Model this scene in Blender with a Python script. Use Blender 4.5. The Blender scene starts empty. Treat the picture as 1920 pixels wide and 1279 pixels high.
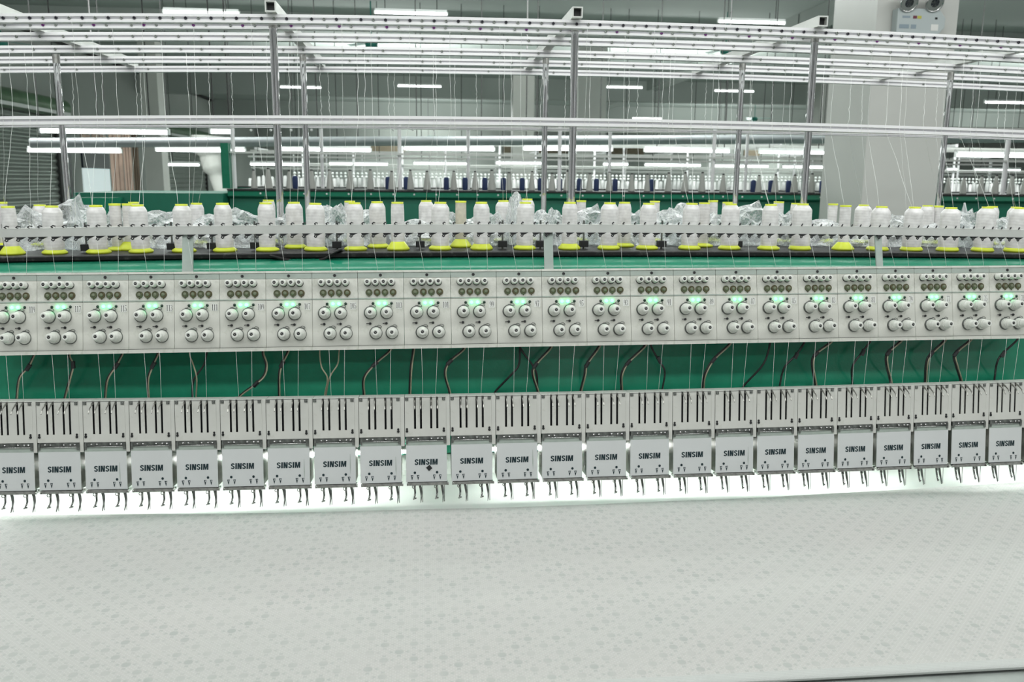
import bpy, bmesh, math, random
from mathutils import Vector, Matrix
random.seed(7)
SC = bpy.context.scene
COL = SC.collection
PI = math.pi
# ------------------------------------------------------------------ camera
FPX, W, H = 1600.0, 1920.0, 1279.0
YAW, PITCH, ROLL = math.radians(5.9), math.radians(10.6), math.radians(0.5)
CZ = 1.85
R = (Matrix.Rotation(-YAW, 3, 'Z') @ Matrix.Rotation(PI/2 - PITCH, 3, 'X') @ Matrix.Rotation(ROLL, 3, 'Z'))
cd = bpy.data.cameras.new('camera'); cam = bpy.data.objects.new('camera', cd); COL.objects.link(cam)
cam.matrix_world = Matrix.Translation((0, 0, CZ)) @ R.to_4x4()
cd.sensor_width = 36.0; cd.sensor_fit = 'HORIZONTAL'; cd.lens = 36.0 * FPX / W
cd.clip_start = 0.05; cd.clip_end = 200
cd.dof.use_dof = True; cd.dof.focus_distance = 2.5; cd.dof.aperture_fstop = 5.6
SC.camera = cam
def at(px, py, Y):                       # point of the place, at distance Y in front of the camera wall
    d = R @ Vector(((px - W/2)/FPX, -(py - H/2)/FPX, -1.0))
    t = Y / d.y
    return Vector((d.x*t, Y, CZ + d.z*t))
def xat(px, Y, py=500): return at(px, py, Y).x

# ------------------------------------------------------------------ helpers
def link(o, parent=None):
    COL.objects.link(o)
    if parent is not None: o.parent = parent
    return o
def tag(o, label, cat, group=None):
    o['label'] = label; o['category'] = cat
    if group: o['group'] = group
    return o
def thing(name, label, cat, loc=(0, 0, 0), rot=(0, 0, 0), group=None):
    o = bpy.data.objects.new(name, None); o.empty_display_size = .02
    o.location = loc; o.rotation_euler = rot
    link(o); return tag(o, label, cat, group)
def dup(o, parent=None):
    c = o.copy(); COL.objects.link(c); c.parent = parent
    for ch in KIDS.get(o.name, []):
        n = dup(ch, c)
    return c
KIDS = {}
class MB:
    def __init__(s): s.v = []; s.f = []; s.s = []
    def add(s, vs, fs, smooth=False, M=None):
        b = len(s.v)
        s.v += [tuple(M @ Vector(p)) if M else tuple(p) for p in vs]
        s.f += [tuple(b + i for i in f) for f in fs]
        s.s += [smooth]*len(fs) if isinstance(smooth, bool) else smooth
        return s
    def box(s, x0, x1, y0, y1, z0, z1, M=None):
        vs = [(x, y, z) for z in (z0, z1) for y in (y0, y1) for x in (x0, x1)]
        return s.add(vs, [(0, 2, 3, 1), (4, 5, 7, 6), (0, 1, 5, 4), (2, 6, 7, 3), (0, 4, 6, 2), (1, 3, 7, 5)], False, M)
    def lathe(s, prof, n=16, M=None, smooth=True, cap=True):   # prof: (r, h) about local z
        vs = []; fs = []
        for r, h in prof:
            for k in range(n):
                a = 2*PI*k/n; vs.append((r*math.cos(a), r*math.sin(a), h))
        for j in range(len(prof)-1):
            for k in range(n):
                k2 = (k+1) % n; fs.append((j*n+k, j*n+k2, (j+1)*n+k2, (j+1)*n+k))
        sm = [smooth]*len(fs)
        if cap:
            for j, rev in ((0, True), (len(prof)-1, False)):
                r, h = prof[j]
                if r < 1e-5: continue
                b = len(vs)
                for k in range(n):
                    a = 2*PI*k/n; vs.append((r*math.cos(a), r*math.sin(a), h))
                idx = list(range(b, b+n)); fs.append(tuple(reversed(idx)) if rev else tuple(idx)); sm.append(False)
        return s.add(vs, fs, sm, M)
    def cyl(s, p0, p1, r0, r1=None, n=12, smooth=True):
        p0 = Vector(p0); p1 = Vector(p1); d = p1-p0; L = d.length
        M = Matrix.Translation(p0) @ d.to_track_quat('Z', 'Y').to_matrix().to_4x4()
        return s.lathe([(r0, 0), (r0 if r1 is None else r1, L)], n, M, smooth)
    def tube(s, pts, r, n=6, closed=False):
        pts = [Vector(p) for p in pts]; m = len(pts)
        rs = r if isinstance(r, (list, tuple)) else [r]*m
        vs = []; fs = []; up = None
        for i, p in enumerate(pts):
            a = pts[(i-1) % m] if (closed or i > 0) else p
            b = pts[(i+1) % m] if (closed or i < m-1) else p
            t = (b-a).normalized()
            if up is None:
                up = Vector((0, 0, 1)) if abs(t.z) < .9 else Vector((1, 0, 0))
            u = t.cross(up); u = u.normalized() if u.length > 1e-6 else Vector((0, 1, 0)); w = u.cross(t).normalized(); up = w
            for k in range(n):
                an = 2*PI*k/n; vs.append(p + (u*math.cos(an) + w*math.sin(an))*rs[i])
        for i in range(m if closed else m-1):
            i2 = (i+1) % m
            for k in range(n):
                k2 = (k+1) % n; fs.append((i*n+k, i*n+k2, i2*n+k2, i2*n+k))
        sm = [True]*len(fs)
        if not closed:
            fs.append(tuple(range(n))); fs.append(tuple(reversed(range((m-1)*n, m*n)))); sm += [False, False]
        return s.add(vs, fs, sm)
    def ext(s, prof, path, smooth=False, closed=True):     # prof: (y, z) ring, path: list of (x, dy, dz)
        n = len(prof); vs = []; fs = []
        for x, dy, dz in path:
            for y, z in prof: vs.append((x, y+dy, z+dz))
        m = len(path)
        for i in range(m-1):
            for k in range(n if closed else n-1):
                k2 = (k+1) % n; fs.append((i*n+k, (i+1)*n+k, (i+1)*n+k2, i*n+k2))
        sm = [smooth]*len(fs)
        if closed:
            fs.append(tuple(range(n))); fs.append(tuple(reversed(range((m-1)*n, m*n)))); sm += [False]*2
        return s.add(vs, fs, sm)
    def prism(s, poly, y0, y1, M=None):                    # poly (x,z) counter-clockwise seen from -y
        n = len(poly)
        vs = [(x, y0, z) for x, z in poly] + [(x, y1, z) for x, z in poly]
        fs = [tuple(range(n)), tuple(reversed(range(n, 2*n)))] + [(i, n+i, n+(i+1) % n, (i+1) % n) for i in range(n)]
        return s.add(vs, fs, False, M)
    def mesh(s, name, mat, bevel=0, fix=True):
        me = bpy.data.meshes.new(name); me.from_pydata(s.v, [], s.f); me.polygons.foreach_set('use_smooth', s.s)
        if mat: me.materials.append(mat)
        if fix or bevel:
            bm = bmesh.new(); bm.from_mesh(me)
            if bevel:
                es = [e for e in bm.edges if len(e.link_faces) == 2 and e.calc_face_angle(0) > .6]
                bmesh.ops.bevel(bm, geom=es, offset=bevel, segments=2, profile=.7, affect='EDGES')
            bmesh.ops.recalc_face_normals(bm, faces=bm.faces)
            bm.to_mesh(me); bm.free()
        me.update(); return me
    def build(s, name, mat, parent=None, bevel=0, label=None, loc=None):
        o = bpy.data.objects.new(name, s.mesh(name, mat, bevel)); link(o, parent)
        if parent is not None: KIDS.setdefault(parent.name, []).append(o)
        if label: o['label'] = label
        if loc is not None: o.location = loc
        return o
def put(name, mesh, parent=None, loc=(0, 0, 0), rot=(0, 0, 0), scale=(1, 1, 1), label=None):
    o = bpy.data.objects.new(name, mesh); o.location = loc; o.rotation_euler = rot; o.scale = scale; link(o, parent)
    if parent is not None: KIDS.setdefault(parent.name, []).append(o)
    if label: o['label'] = label
    return o
def struct(o): o['kind'] = 'structure'; return o
def poly2(pts):                     # least-squares quadratic through (X, z)
    n = [[0.0]*4 for _ in range(3)]
    for x, z in pts:
        b = (1, x, x*x)
        for i in range(3):
            for j in range(3): n[i][j] += b[i]*b[j]
            n[i][3] += b[i]*z
    for i in range(3):
        p = n[i][i]
        for j in range(i, 4): n[i][j] /= p
        for k in range(3):
            if k != i:
                q = n[k][i]
                for j in range(i, 4): n[k][j] -= q*n[i][j]
    a, b, c = n[0][3], n[1][3], n[2][3]
    def f(X):                        # the long beams are straight beyond the visible bays
        Xc = max(-1.5, min(2.6, X)); z = a+b*Xc+c*Xc*Xc
        return z + (X-Xc)*(b+2*c*Xc)
    return f
def line(Y, pts): return poly2([(at(x, y, Y).x, at(x, y, Y).z) for x, y in pts])
def path(f, x0, x1, n=40, z0=0.0): return [(x0+(x1-x0)*i/n, 0, f(x0+(x1-x0)*i/n)-z0) for i in range(n+1)]

# ------------------------------------------------------------------ materials
def mat(name, col, rough=.5, metal=0, noise=0, nscale=8, bump=0, bscale=60, spec=None, coat=0, dirt=None, dscale=6, dlo=.55, dhi=.75):
    m = bpy.data.materials.new(name); m.use_nodes = True; nt = m.node_tree; N = nt.nodes; L = nt.links
    b = N['Principled BSDF']; b.inputs['Base Color'].default_value = (*col, 1); b.inputs['Roughness'].default_value = rough
    b.inputs['Metallic'].default_value = metal
    if coat: b.inputs['Coat Weight'].default_value = coat
    if spec is not None: b.inputs['Specular IOR Level'].default_value = spec
    tc = N.new('ShaderNodeTexCoord')
    out = None
    if noise:
        t = N.new('ShaderNodeTexNoise'); t.inputs['Scale'].default_value = nscale; t.inputs['Detail'].default_value = 4
        L.new(tc.outputs['Object'], t.inputs['Vector'])
        mp = N.new('ShaderNodeMapRange'); mp.inputs['To Min'].default_value = 1-noise; mp.inputs['To Max'].default_value = 1+noise
        mp.inputs['From Min'].default_value = .3; mp.inputs['From Max'].default_value = .7
        L.new(t.outputs['Fac'], mp.inputs['Value'])
        mx = N.new('ShaderNodeVectorMath'); mx.operation = 'SCALE'; mx.inputs[0].default_value = col
        L.new(mp.outputs[0], mx.inputs['Scale']); out = mx.outputs[0]
    if dirt:
        t = N.new('ShaderNodeTexNoise'); t.inputs['Scale'].default_value = dscale; t.inputs['Detail'].default_value = 8; t.inputs['Roughness'].default_value = .7
        L.new(tc.outputs['Object'], t.inputs['Vector'])
        mp = N.new('ShaderNodeMapRange'); mp.inputs['From Min'].default_value = dlo; mp.inputs['From Max'].default_value = dhi
        L.new(t.outputs['Fac'], mp.inputs['Value'])
        mx = N.new('ShaderNodeMix'); mx.data_type = 'RGBA'; mx.inputs[6].default_value = (*col, 1); mx.inputs[7].default_value = (*dirt, 1)
        if out: L.new(out, mx.inputs[6])
        L.new(mp.outputs[0], mx.inputs[0]); out = mx.outputs[2]
    if out: L.new(out, b.inputs['Base Color'])
    if bump:
        t = N.new('ShaderNodeTexNoise'); t.inputs['Scale'].default_value = bscale; L.new(tc.outputs['Object'], t.inputs['Vector'])
        bp = N.new('ShaderNodeBump'); bp.inputs['Strength'].default_value = bump; bp.inputs['Distance'].default_value = .002
        L.new(t.outputs['Fac'], bp.inputs['Height']); L.new(bp.outputs[0], b.inputs['Normal'])
    return m
def emit(name, col, s):
    m = bpy.data.materials.new(name); m.use_nodes = True; b = m.node_tree.nodes['Principled BSDF']
    b.inputs['Base Color'].default_value = (*col, 1); b.inputs['Emission Color'].default_value = (*col, 1); b.inputs['Emission Strength'].default_value = s
    return m
M = {}
M['panel'] = mat('painted_panel', (.605, .61, .56), .42, noise=.06, nscale=14, dirt=(.36, .38, .31), dscale=22, dlo=.52, dhi=.8, bump=.15, bscale=300)
M['strip'] = mat('painted_strip', (.33, .38, .345), .5, noise=.12, nscale=30, dirt=(.2, .24, .2), dscale=30)
M['seam'] = mat('dark_seam', (.04, .045, .04), .8)
M['cover'] = mat('head_cover_paint', (.56, .565, .53), .3, noise=.04, nscale=10, dirt=(.36, .36, .28), dscale=16, dlo=.6, dhi=.85)
M['plate'] = mat('face_plate', (.56, .58, .58), .35, noise=.03, nscale=10, dirt=(.42, .43, .38), dscale=13, dlo=.62, dhi=.85)
M['ivory'] = mat('ivory_plastic', (.66, .675, .63), .35, noise=.04, nscale=50)
M['steel'] = mat('brushed_steel', (.42, .42, .40), .32, metal=.9, noise=.2, nscale=60)
M['steeldark'] = mat('worn_steel', (.16, .17, .16), .4, metal=.7, noise=.4, nscale=90)
M['bodysteel'] = mat('dull_body_steel', (.20, .205, .18), .45, metal=.5, noise=.25, nscale=25)
M['leversteel'] = mat('lever_steel', (.26, .26, .24), .3, metal=.8)
M['darkchrome'] = mat('dark_polished_steel', (.30, .30, .29), .15, metal=1, noise=.3, nscale=80)
M['chrome'] = mat('chrome', (.62, .62, .62), .08, metal=1)
M['chrome2'] = mat('polished_chrome', (.85, .85, .86), .03, metal=1)
M['alu'] = mat('anodised_aluminium', (.90, .90, .91), .35, metal=.05, noise=.02, nscale=5)
M['alu2'] = mat('satin_aluminium', (.62, .64, .61), .42, metal=.3, noise=.05, nscale=20)
M['support'] = mat('grey_support_paint', (.34, .40, .365), .45, noise=.08, nscale=30)
M['groove'] = mat('rail_groove', (.38, .38, .40), .6)
M['green'] = mat('green_enamel', (.015, .195, .112), .2, noise=.06, nscale=30, bump=.12, bscale=180)
M['greendk'] = mat('green_body_enamel', (.009, .15, .092), .42, noise=.06, nscale=20, bump=.25, bscale=180)
M['black'] = mat('black_plastic', (.012, .013, .014), .45)
M['slot'] = mat('slot_interior', (.006, .007, .01), .7)
M['tray'] = mat('black_rubber_sheet', (.010, .010, .010), .5, noise=.3, nscale=40, bump=.5, bscale=60, dirt=(.12, .12, .11), dscale=40, dlo=.55, dhi=.8)
M['yellow'] = mat('yellow_green_plastic', (.60, .68, .04), .4, noise=.05, nscale=40)
M['felt'] = mat('olive_felt', (.085, .095, .05), .8, noise=.25, nscale=200)
M['felt2'] = mat('brown_felt', (.085, .075, .035), .8, noise=.25, nscale=200)
M['brass'] = mat('dull_disc', (.15, .17, .11), .6)
M['inkblue'] = mat('dark_teal_ink', (.006, .022, .028), .8)
M['ink'] = mat('black_ink', (.01, .01, .01), .8)
M['tagw'] = mat('white_number_tag', (.68, .69, .66), .5)
M['led'] = emit('green_led', (.06, 1, .30), 12)
M['leddk'] = mat('dark_lens', (.01, .03, .02), .15)
M['tube'] = emit('lamp_tube', (.97, 1, 1), 7)
M['ledtube'] = emit('work_light_tube', (.97, 1, .97), 36)
M['lampbody'] = mat('lamp_housing', (.75, .77, .76), .5)
M['wire'] = mat('black_wire', (.03, .03, .03), .6)
M['cable'] = mat('black_cable', (.012, .012, .012), .5)
M['beige'] = mat('beige_cable', (.32, .30, .21), .6)
M['purple'] = mat('purple_eyelet', (.12, .01, .14), .3)
M['dkeye'] = mat('dark_eyelet', (.02, .02, .03), .3)
M['greyeye'] = mat('grey_eyelet', (.25, .27, .25), .3, metal=.4)
M['wall'] = mat('painted_wall', (.42, .45, .42), .8, noise=.05, nscale=.7)
M['ceil'] = mat('painted_ceiling', (.36, .41, .385), .85, noise=.06, nscale=.5)
M['beam'] = mat('painted_beam', (.36, .40, .375), .8, noise=.05, nscale=.7)
M['colm'] = mat('column_paint', (.52, .53, .50), .4, noise=.03, nscale=3)
M['floor'] = mat('concrete_floor', (.22, .25, .23), .45, noise=.1, nscale=3)
M['farwall'] = mat('far_wall_paint', (.38, .41, .385), .8, noise=.06, nscale=.5)
M['greycone'] = mat('grey_yarn', (.44, .45, .42), .8, bump=.4, bscale=120)
M['navy'] = mat('navy_yarn', (.02, .04, .12), .7)
M['whitecone'] = mat('far_white_yarn', (.62, .63, .62), .6)
M['greenhouse'] = mat('olive_green_metal', (.10, .19, .10), .3, noise=.2, nscale=3)
M['duct'] = mat('galvanised_duct', (.30, .32, .33), .5, metal=.3, noise=.1, nscale=5)
M['wood'] = mat('pink_wood', (.60, .43, .35), .7, noise=.2, nscale=4)
M['wooddk'] = mat('dark_brown_board', (.13, .09, .06), .7, noise=.2, nscale=4)
M['card'] = mat('brown_board', (.25, .21, .15), .8, noise=.1, nscale=3)
M['fan'] = mat('teal_fan', (.02, .22, .17), .5)
M['lightgrey'] = mat('light_grey_plastic', (.40, .45, .45), .4)
M['glass'] = emit('daylit_pane', (.62, .72, .72), .6)
M['winglass'] = mat('dark_pane', (.01, .015, .03), .1)

def thread_mat():
    m = bpy.data.materials.new('white_silk_thread'); m.use_nodes = True; N = m.node_tree.nodes; L = m.node_tree.links; b = N['Principled BSDF']
    tc = N.new('ShaderNodeTexCoord'); sp = N.new('ShaderNodeSeparateXYZ'); L.new(tc.outputs['Object'], sp.inputs[0])
    n1 = N.new('ShaderNodeTexNoise'); n1.inputs['Scale'].default_value = 26; L.new(tc.outputs['Object'], n1.inputs['Vector'])
    oi = N.new('ShaderNodeObjectInfo')
    # crossing wound bands
    a = N.new('ShaderNodeMath'); a.operation = 'MULTIPLY'; a.inputs[1].default_value = 640; L.new(sp.outputs[2], a.inputs[0])
    c = N.new('ShaderNodeMath'); c.operation = 'MULTIPLY_ADD'; c.inputs[1].default_value = 7; L.new(n1.outputs['Fac'], c.inputs[0]); L.new(a.outputs[0], c.inputs[2])
    c2 = N.new('ShaderNodeMath'); c2.operation = 'MULTIPLY_ADD'; c2.inputs[1].default_value = 6; L.new(oi.outputs['Random'], c2.inputs[0]); L.new(c.outputs[0], c2.inputs[2])
    s = N.new('ShaderNodeMath'); s.operation = 'SINE'; L.new(c2.outputs[0], s.inputs[0])
    n2 = N.new('ShaderNodeTexNoise'); n2.inputs['Scale'].default_value = 42; n2.inputs['Detail'].default_value = 2; L.new(tc.outputs['Object'], n2.inputs['Vector'])
    s2 = N.new('ShaderNodeMath'); s2.operation = 'MULTIPLY_ADD'; s2.inputs[1].default_value = 5.5; L.new(n2.outputs['Fac'], s2.inputs[0])
    s3 = N.new('ShaderNodeMath'); s3.operation = 'MULTIPLY_ADD'; s3.inputs[1].default_value = .3; s3.inputs[2].default_value = -2.75; L.new(s.outputs[0], s3.inputs[0]); L.new(s3.outputs[0], s2.inputs[2])
    mr = N.new('ShaderNodeMapRange'); mr.inputs['From Min'].default_value = -1; L.new(s2.outputs[0], mr.inputs['Value'])
    mx = N.new('ShaderNodeMix'); mx.data_type = 'RGBA'; mx.inputs[6].default_value = (.60, .59, .58, 1); mx.inputs[7].default_value = (.79, .78, .77, 1)
    L.new(mr.outputs[0], mx.inputs[0]); L.new(mx.outputs[2], b.inputs['Base Color'])
    b.inputs['Roughness'].default_value = .35; b.inputs['Sheen Weight'].default_value = .3
    bp = N.new('ShaderNodeBump'); bp.inputs['Strength'].default_value = .07; bp.inputs['Distance'].default_value = .001
    L.new(s.outputs[0], bp.inputs['Height']); L.new(bp.outputs[0], b.inputs['Normal'])
    return m
M['thread'] = thread_mat()
M['threadbeige'] = mat('beige_thread', (.60, .57, .47), .4, noise=.12, nscale=60)
M['strand'] = mat('white_strand', (.80, .83, .80), .5)
def bag_mat():
    m = bpy.data.materials.new('clear_plastic_film'); m.use_nodes = True; N = m.node_tree.nodes; L = m.node_tree.links
    b = N['Principled BSDF']; out = N['Material Output']
    b.inputs['Base Color'].default_value = (.90, .92, .92, 1); b.inputs['Roughness'].default_value = .22; b.inputs['Transmission Weight'].default_value = 0; b.inputs['Specular IOR Level'].default_value = .9
    tr = N.new('ShaderNodeBsdfTransparent'); tr.inputs[0].default_value = (.93, .95, .95, 1)
    tc = N.new('ShaderNodeTexCoord'); n = N.new('ShaderNodeTexNoise'); n.inputs['Scale'].default_value = 2.6; n.inputs['Detail'].default_value = 3; n.inputs['Distortion'].default_value = 2
    L.new(tc.outputs['Object'], n.inputs['Vector'])
    lw = N.new('ShaderNodeLayerWeight'); lw.inputs['Blend'].default_value = .45
    ad = N.new('ShaderNodeMath'); ad.operation = 'MULTIPLY_ADD'; ad.inputs[1].default_value = .55; L.new(lw.outputs['Facing'], ad.inputs[0])
    mp = N.new('ShaderNodeMapRange'); mp.inputs['From Min'].default_value = .4; mp.inputs['From Max'].default_value = .65; mp.inputs['To Min'].default_value = .05; mp.inputs['To Max'].default_value = .42
    L.new(n.outputs['Fac'], mp.inputs['Value']); L.new(mp.outputs[0], ad.inputs[2])
    ms = N.new('ShaderNodeMixShader'); L.new(ad.outputs[0], ms.inputs[0]); L.new(tr.outputs[0], ms.inputs[1]); L.new(b.outputs[0], ms.inputs[2])
    L.new(ms.outputs[0], out.inputs['Surface'])
    return m
M['bag'] = bag_mat()
def shutter_mat():
    m = mat('corrugated_shutter_metal', (.30, .34, .31), .35, metal=.6, noise=.15, nscale=.8); return m
M['shutter'] = shutter_mat()

def fabric_mat():
    m = bpy.data.materials.new('embroidered_white_fabric'); m.use_nodes = True; N = m.node_tree.nodes; L = m.node_tree.links; b = N['Principled BSDF']
    tc = N.new('ShaderNodeTexCoord')
    def mth(op, a, b_=None, c=None):
        n = N.new('ShaderNodeMath'); n.operation = op
        for i, v in enumerate((a, b_, c)):
            if v is None: continue
            if isinstance(v, (int, float)): n.inputs[i].default_value = v
            else: L.new(v, n.inputs[i])
        return n.outputs[0]
    sp = N.new('ShaderNodeSeparateXYZ'); L.new(tc.outputs['Object'], sp.inputs[0]); X, Y = sp.outputs[0], sp.outputs[1]
    def lat(px, py, ox, oy, sx=1.0, sy=1.0):          # distance in metres to the nearest point of a lattice
        u = mth('MULTIPLY', mth('PINGPONG', mth('ADD', mth('ADD', X, 50*px), px*ox), px/2), 1)
        # pingpong gives 0 at multiples of px
        u = mth('PINGPONG', mth('ADD', X, 50*px + px*ox), px/2); v = mth('PINGPONG', mth('ADD', Y, 50*py + py*oy), py/2)
        u = mth('MULTIPLY', u, sx); v = mth('MULTIPLY', v, sy)
        return mth('SQRT', mth('ADD', mth('MULTIPLY', u, u), mth('MULTIPLY', v, v)))
    def disc(d, r, soft=.0012):
        mr = N.new('ShaderNodeMapRange'); mr.interpolation_type = 'SMOOTHSTEP'
        mr.inputs['From Min'].default_value = r+soft; mr.inputs['From Max'].default_value = r-soft; L.new(d, mr.inputs['Value']); return mr.outputs[0]
    PX, PY = .058, .056
    big = mth('MAXIMUM', disc(lat(PX, PY, 0, 0), .0088), disc(lat(PX, PY, .5, .5), .0088))
    small = None
    for o in ((0, 0), (.5, .5)):
        for dx, dy in ((.29, 0), (-.29, 0), (0, .27), (0, -.27)):
            q = disc(lat(PX, PY, o[0]+dx, o[1]+dy), .0042); small = q if small is None else mth('MAXIMUM', small, q)
    dots = mth('MAXIMUM', disc(lat(PX/6, PY/6, 0, 0), .0011, .0007), disc(lat(PX/6, PY/6, .5, .5), .0011, .0007))
    dots = mth('MULTIPLY', dots, mth('SUBTRACT', 1, big))
    n1 = N.new('ShaderNodeTexNoise'); n1.inputs['Scale'].default_value = 17; L.new(tc.outputs['Object'], n1.inputs['Vector'])
    rr = N.new('ShaderNodeMapRange'); rr.inputs['From Min'].default_value = .34; rr.inputs['From Max'].default_value = .70; rr.inputs['To Min'].default_value = .18
    L.new(n1.outputs['Fac'], rr.inputs['Value'])
    dark = mth('MULTIPLY', mth('MAXIMUM', big, mth('MULTIPLY', small, .85)), rr.outputs[0])
    n2 = N.new('ShaderNodeTexNoise'); n2.inputs['Scale'].default_value = 3; L.new(tc.outputs['Object'], n2.inputs['Vector'])
    base = N.new('ShaderNodeMix'); base.data_type = 'RGBA'; base.inputs[6].default_value = (.44, .455, .43, 1); base.inputs[7].default_value = (.455, .45, .43, 1); L.new(n2.outputs['Fac'], base.inputs[0])
    a = N.new('ShaderNodeMix'); a.data_type = 'RGBA'; L.new(dark, a.inputs[0]); L.new(base.outputs[2], a.inputs[6]); a.inputs[7].default_value = (.345, .365, .345, 1)
    c = N.new('ShaderNodeMix'); c.data_type = 'RGBA'; L.new(mth('MULTIPLY', dots, .42), c.inputs[0]); L.new(a.outputs[2], c.inputs[6]); c.inputs[7].default_value = (.66, .68, .66, 1)
    # stitched border rows along the near edge
    bd = N.new('ShaderNodeMath'); bd.operation = 'LESS_THAN'; bd.inputs[1].default_value = FAB_NEAR + .030; L.new(Y, bd.inputs[0])
    rows = disc(mth('PINGPONG', mth('ADD', Y, 5), .0026), .0008, .0007)
    d = N.new('ShaderNodeMix'); d.data_type = 'RGBA'; L.new(mth('MULTIPLY', bd.outputs[0], 1), d.inputs[0]); L.new(c.outputs[2], d.inputs[6])
    e = N.new('ShaderNodeMix'); e.data_type = 'RGBA'; L.new(rows, e.inputs[0]); e.inputs[6].default_value = (.42, .44, .42, 1); e.inputs[7].default_value = (.50, .52, .50, 1)
    L.new(e.outputs[2], d.inputs[7])
    L.new(d.outputs[2], b.inputs['Base Color']); b.inputs['Roughness'].default_value = .6; b.inputs['Sheen Weight'].default_value = .2
    h = mth('ADD', mth('MULTIPLY', dots, 1.0), mth('MULTIPLY', mth('MAXIMUM', big, small), -.6))
    n3 = N.new('ShaderNodeTexNoise'); n3.inputs['Scale'].default_value = 900; L.new(tc.outputs['Object'], n3.inputs['Vector'])
    h = mth('ADD', h, mth('MULTIPLY', n3.outputs['Fac'], .5))
    bp = N.new('ShaderNodeBump'); bp.inputs['Strength'].default_value = .5; bp.inputs['Distance'].default_value = .001; L.new(h, bp.inputs['Height']); L.new(bp.outputs[0], b.inputs['Normal'])
    return m

# ================================================================== FRONT MACHINE
BX = [-17, 69, 155, 241, 327, 412, 499, 586, 672, 758, 846, 932, 1017, 1100, 1183, 1264, 1343, 1420, 1497, 1571, 1645, 1715, 1785, 1855, 1924]
NUM = [119 - 2*i for i in range(24)]
def num_at(px):
    for i in range(24):
        if px < BX[i+1]: return NUM[i]
    return NUM[-1]
TP = math.radians(12)                       # lean of the tension panels
YB = 2.45
zlip = line(YB, [(10, 665.5), (240, 663), (480, 659.5), (760, 655), (960, 651), (1200, 646), (1440, 641), (1680, 638), (1900, 636)])
zt = at(760, 508, YB + .228*math.sin(TP)).z
HP = (zt - at(760, 655, YB).z) / math.cos(TP)      # real height of a panel
KP = HP / .228
print('panel height', HP, 'scale', KP)
ytop = YB + HP*math.sin(TP)

# ---- digits for the number tags (thin/thick serif figures), unit height 1, width .5
def arc(mb, cx, cz, rx, rz, tx, tz, a0, a1, n, M_):
    vs = []; fs = []
    for i in range(n+1):
        a = math.radians(a0 + (a1-a0)*i/n); c, s_ = math.cos(a), math.sin(a)
        vs += [(cx+rx*c, 0, cz+rz*s_), (cx+(rx-tx)*c, 0, cz+(rz-tz)*s_)]
    for i in range(n): fs.append((2*i, 2*i+2, 2*i+3, 2*i+1))
    mb.add(vs, fs, False, M_)
def bar(mb, x0, z0, x1, z1, M_): mb.add([(x0, 0, z0), (x1, 0, z0), (x1, 0, z1), (x0, 0, z1)], [(0, 1, 2, 3)], False, M_)
def digit(mb, ch, M_):
    if ch == '0': arc(mb, .25, .5, .22, .5, .11, .03, 0, 360, 20, M_)
    if ch == '1': bar(mb, .2, .03, .32, 1, M_); bar(mb, .1, 0, .42, .04, M_); mb.add([(.2, 0, 1), (.1, 0, .86), (.1, 0, .82), (.2, 0, .9)], [(0, 1, 2, 3)], False, M_)
    if ch == '3': arc(mb, .22, .76, .2, .24, .09, .03, -90, 160, 14, M_); arc(mb, .22, .27, .23, .27, .1, .03, -160, 90, 14, M_)
    if ch == '5': bar(mb, .08, .93, .44, 1, M_); bar(mb, .08, .52, .11, 1, M_); arc(mb, .21, .3, .24, .3, .1, .03, -160, 120, 14, M_)
    if ch == '7':
        bar(mb, .04, .92, .46, 1, M_); mb.add([(.46, 0, .94), (.41, 0, .94), (.15, 0, 0), (.26, 0, 0)], [(0, 1, 2, 3)], False, M_)
    if ch == '8': arc(mb, .25, .76, .18, .24, .08, .03, 0, 360, 16, M_); arc(mb, .25, .27, .22, .27, .09, .03, 0, 360, 16, M_)
    if ch == '9': arc(mb, .24, .7, .21, .3, .09, .03, 0, 360, 18, M_); arc(mb, .14, .5, .31, .5, .1, .03, -75, 35, 12, M_)
def number_mesh(n):
    mb = MB(); s_ = str(n); h = .0170; w = .0060
    x0 = -w*len(s_)/2
    for i, ch in enumerate(s_):
        digit(mb, ch, Matrix.Translation((x0 + i*w, 0, -h/2)) @ Matrix.Diagonal((w/.5, 1, h, 1)))
    return mb.mesh('number', M['ink'], fix=False)

# ---- shared part meshes
def aim(x, z, y=0): return Matrix.Translation((x, y, z)) @ Matrix.Rotation(PI/2, 4, 'X')     # local +z of a lathe -> out of the panel (-y)
def mk(fn, name, m, bevel=0):
    mb = MB(); fn(mb); return mb.mesh(name, m, bevel)
def g_small(mb): mb.lathe([(.0086, 0), (.0097, .001), (.0097, .009), (.0090, .010), (.0090, .0215), (.0078, .0235), (.0038, .0235), (.0038, .019)], 18, aim(0, 0))
small_me = mk(g_small, 'thread_guide', M['ivory'])
def g_screw(mb): mb.lathe([(.0044, 0), (.0044, .0014), (.0036, .0019), (.0014, .0019), (.0014, .0008)], 12, aim(0, 0))
ring_me = mk(lambda mb: mb.lathe([(.0106, 0), (.0106, .0018), (.0095, .0022)], 16, aim(0, 0)), 'shadow_ring', M['black'])
screw_me = mk(g_screw, 'screw', M['black'])
screwslot_me = mk(lambda mb: mb.box(-.0028, .0028, -.0026, -.0014, -.0007, .0007), 'screw_slot', M['steel'])
def g_felt(mb):
    mb.lathe([(.0098, 0), (.0098, .004), (.0088, .0055), (.0062, .0055), (.0060, .0045)], 20, aim(0, 0)); mb.box(-.0012, .0012, -.004, 0, -.0125, -.009)
felt_me = mk(g_felt, 'felt_disc', M['felt']); felt2_me = mk(g_felt, 'felt_disc', M['felt2'])
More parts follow.
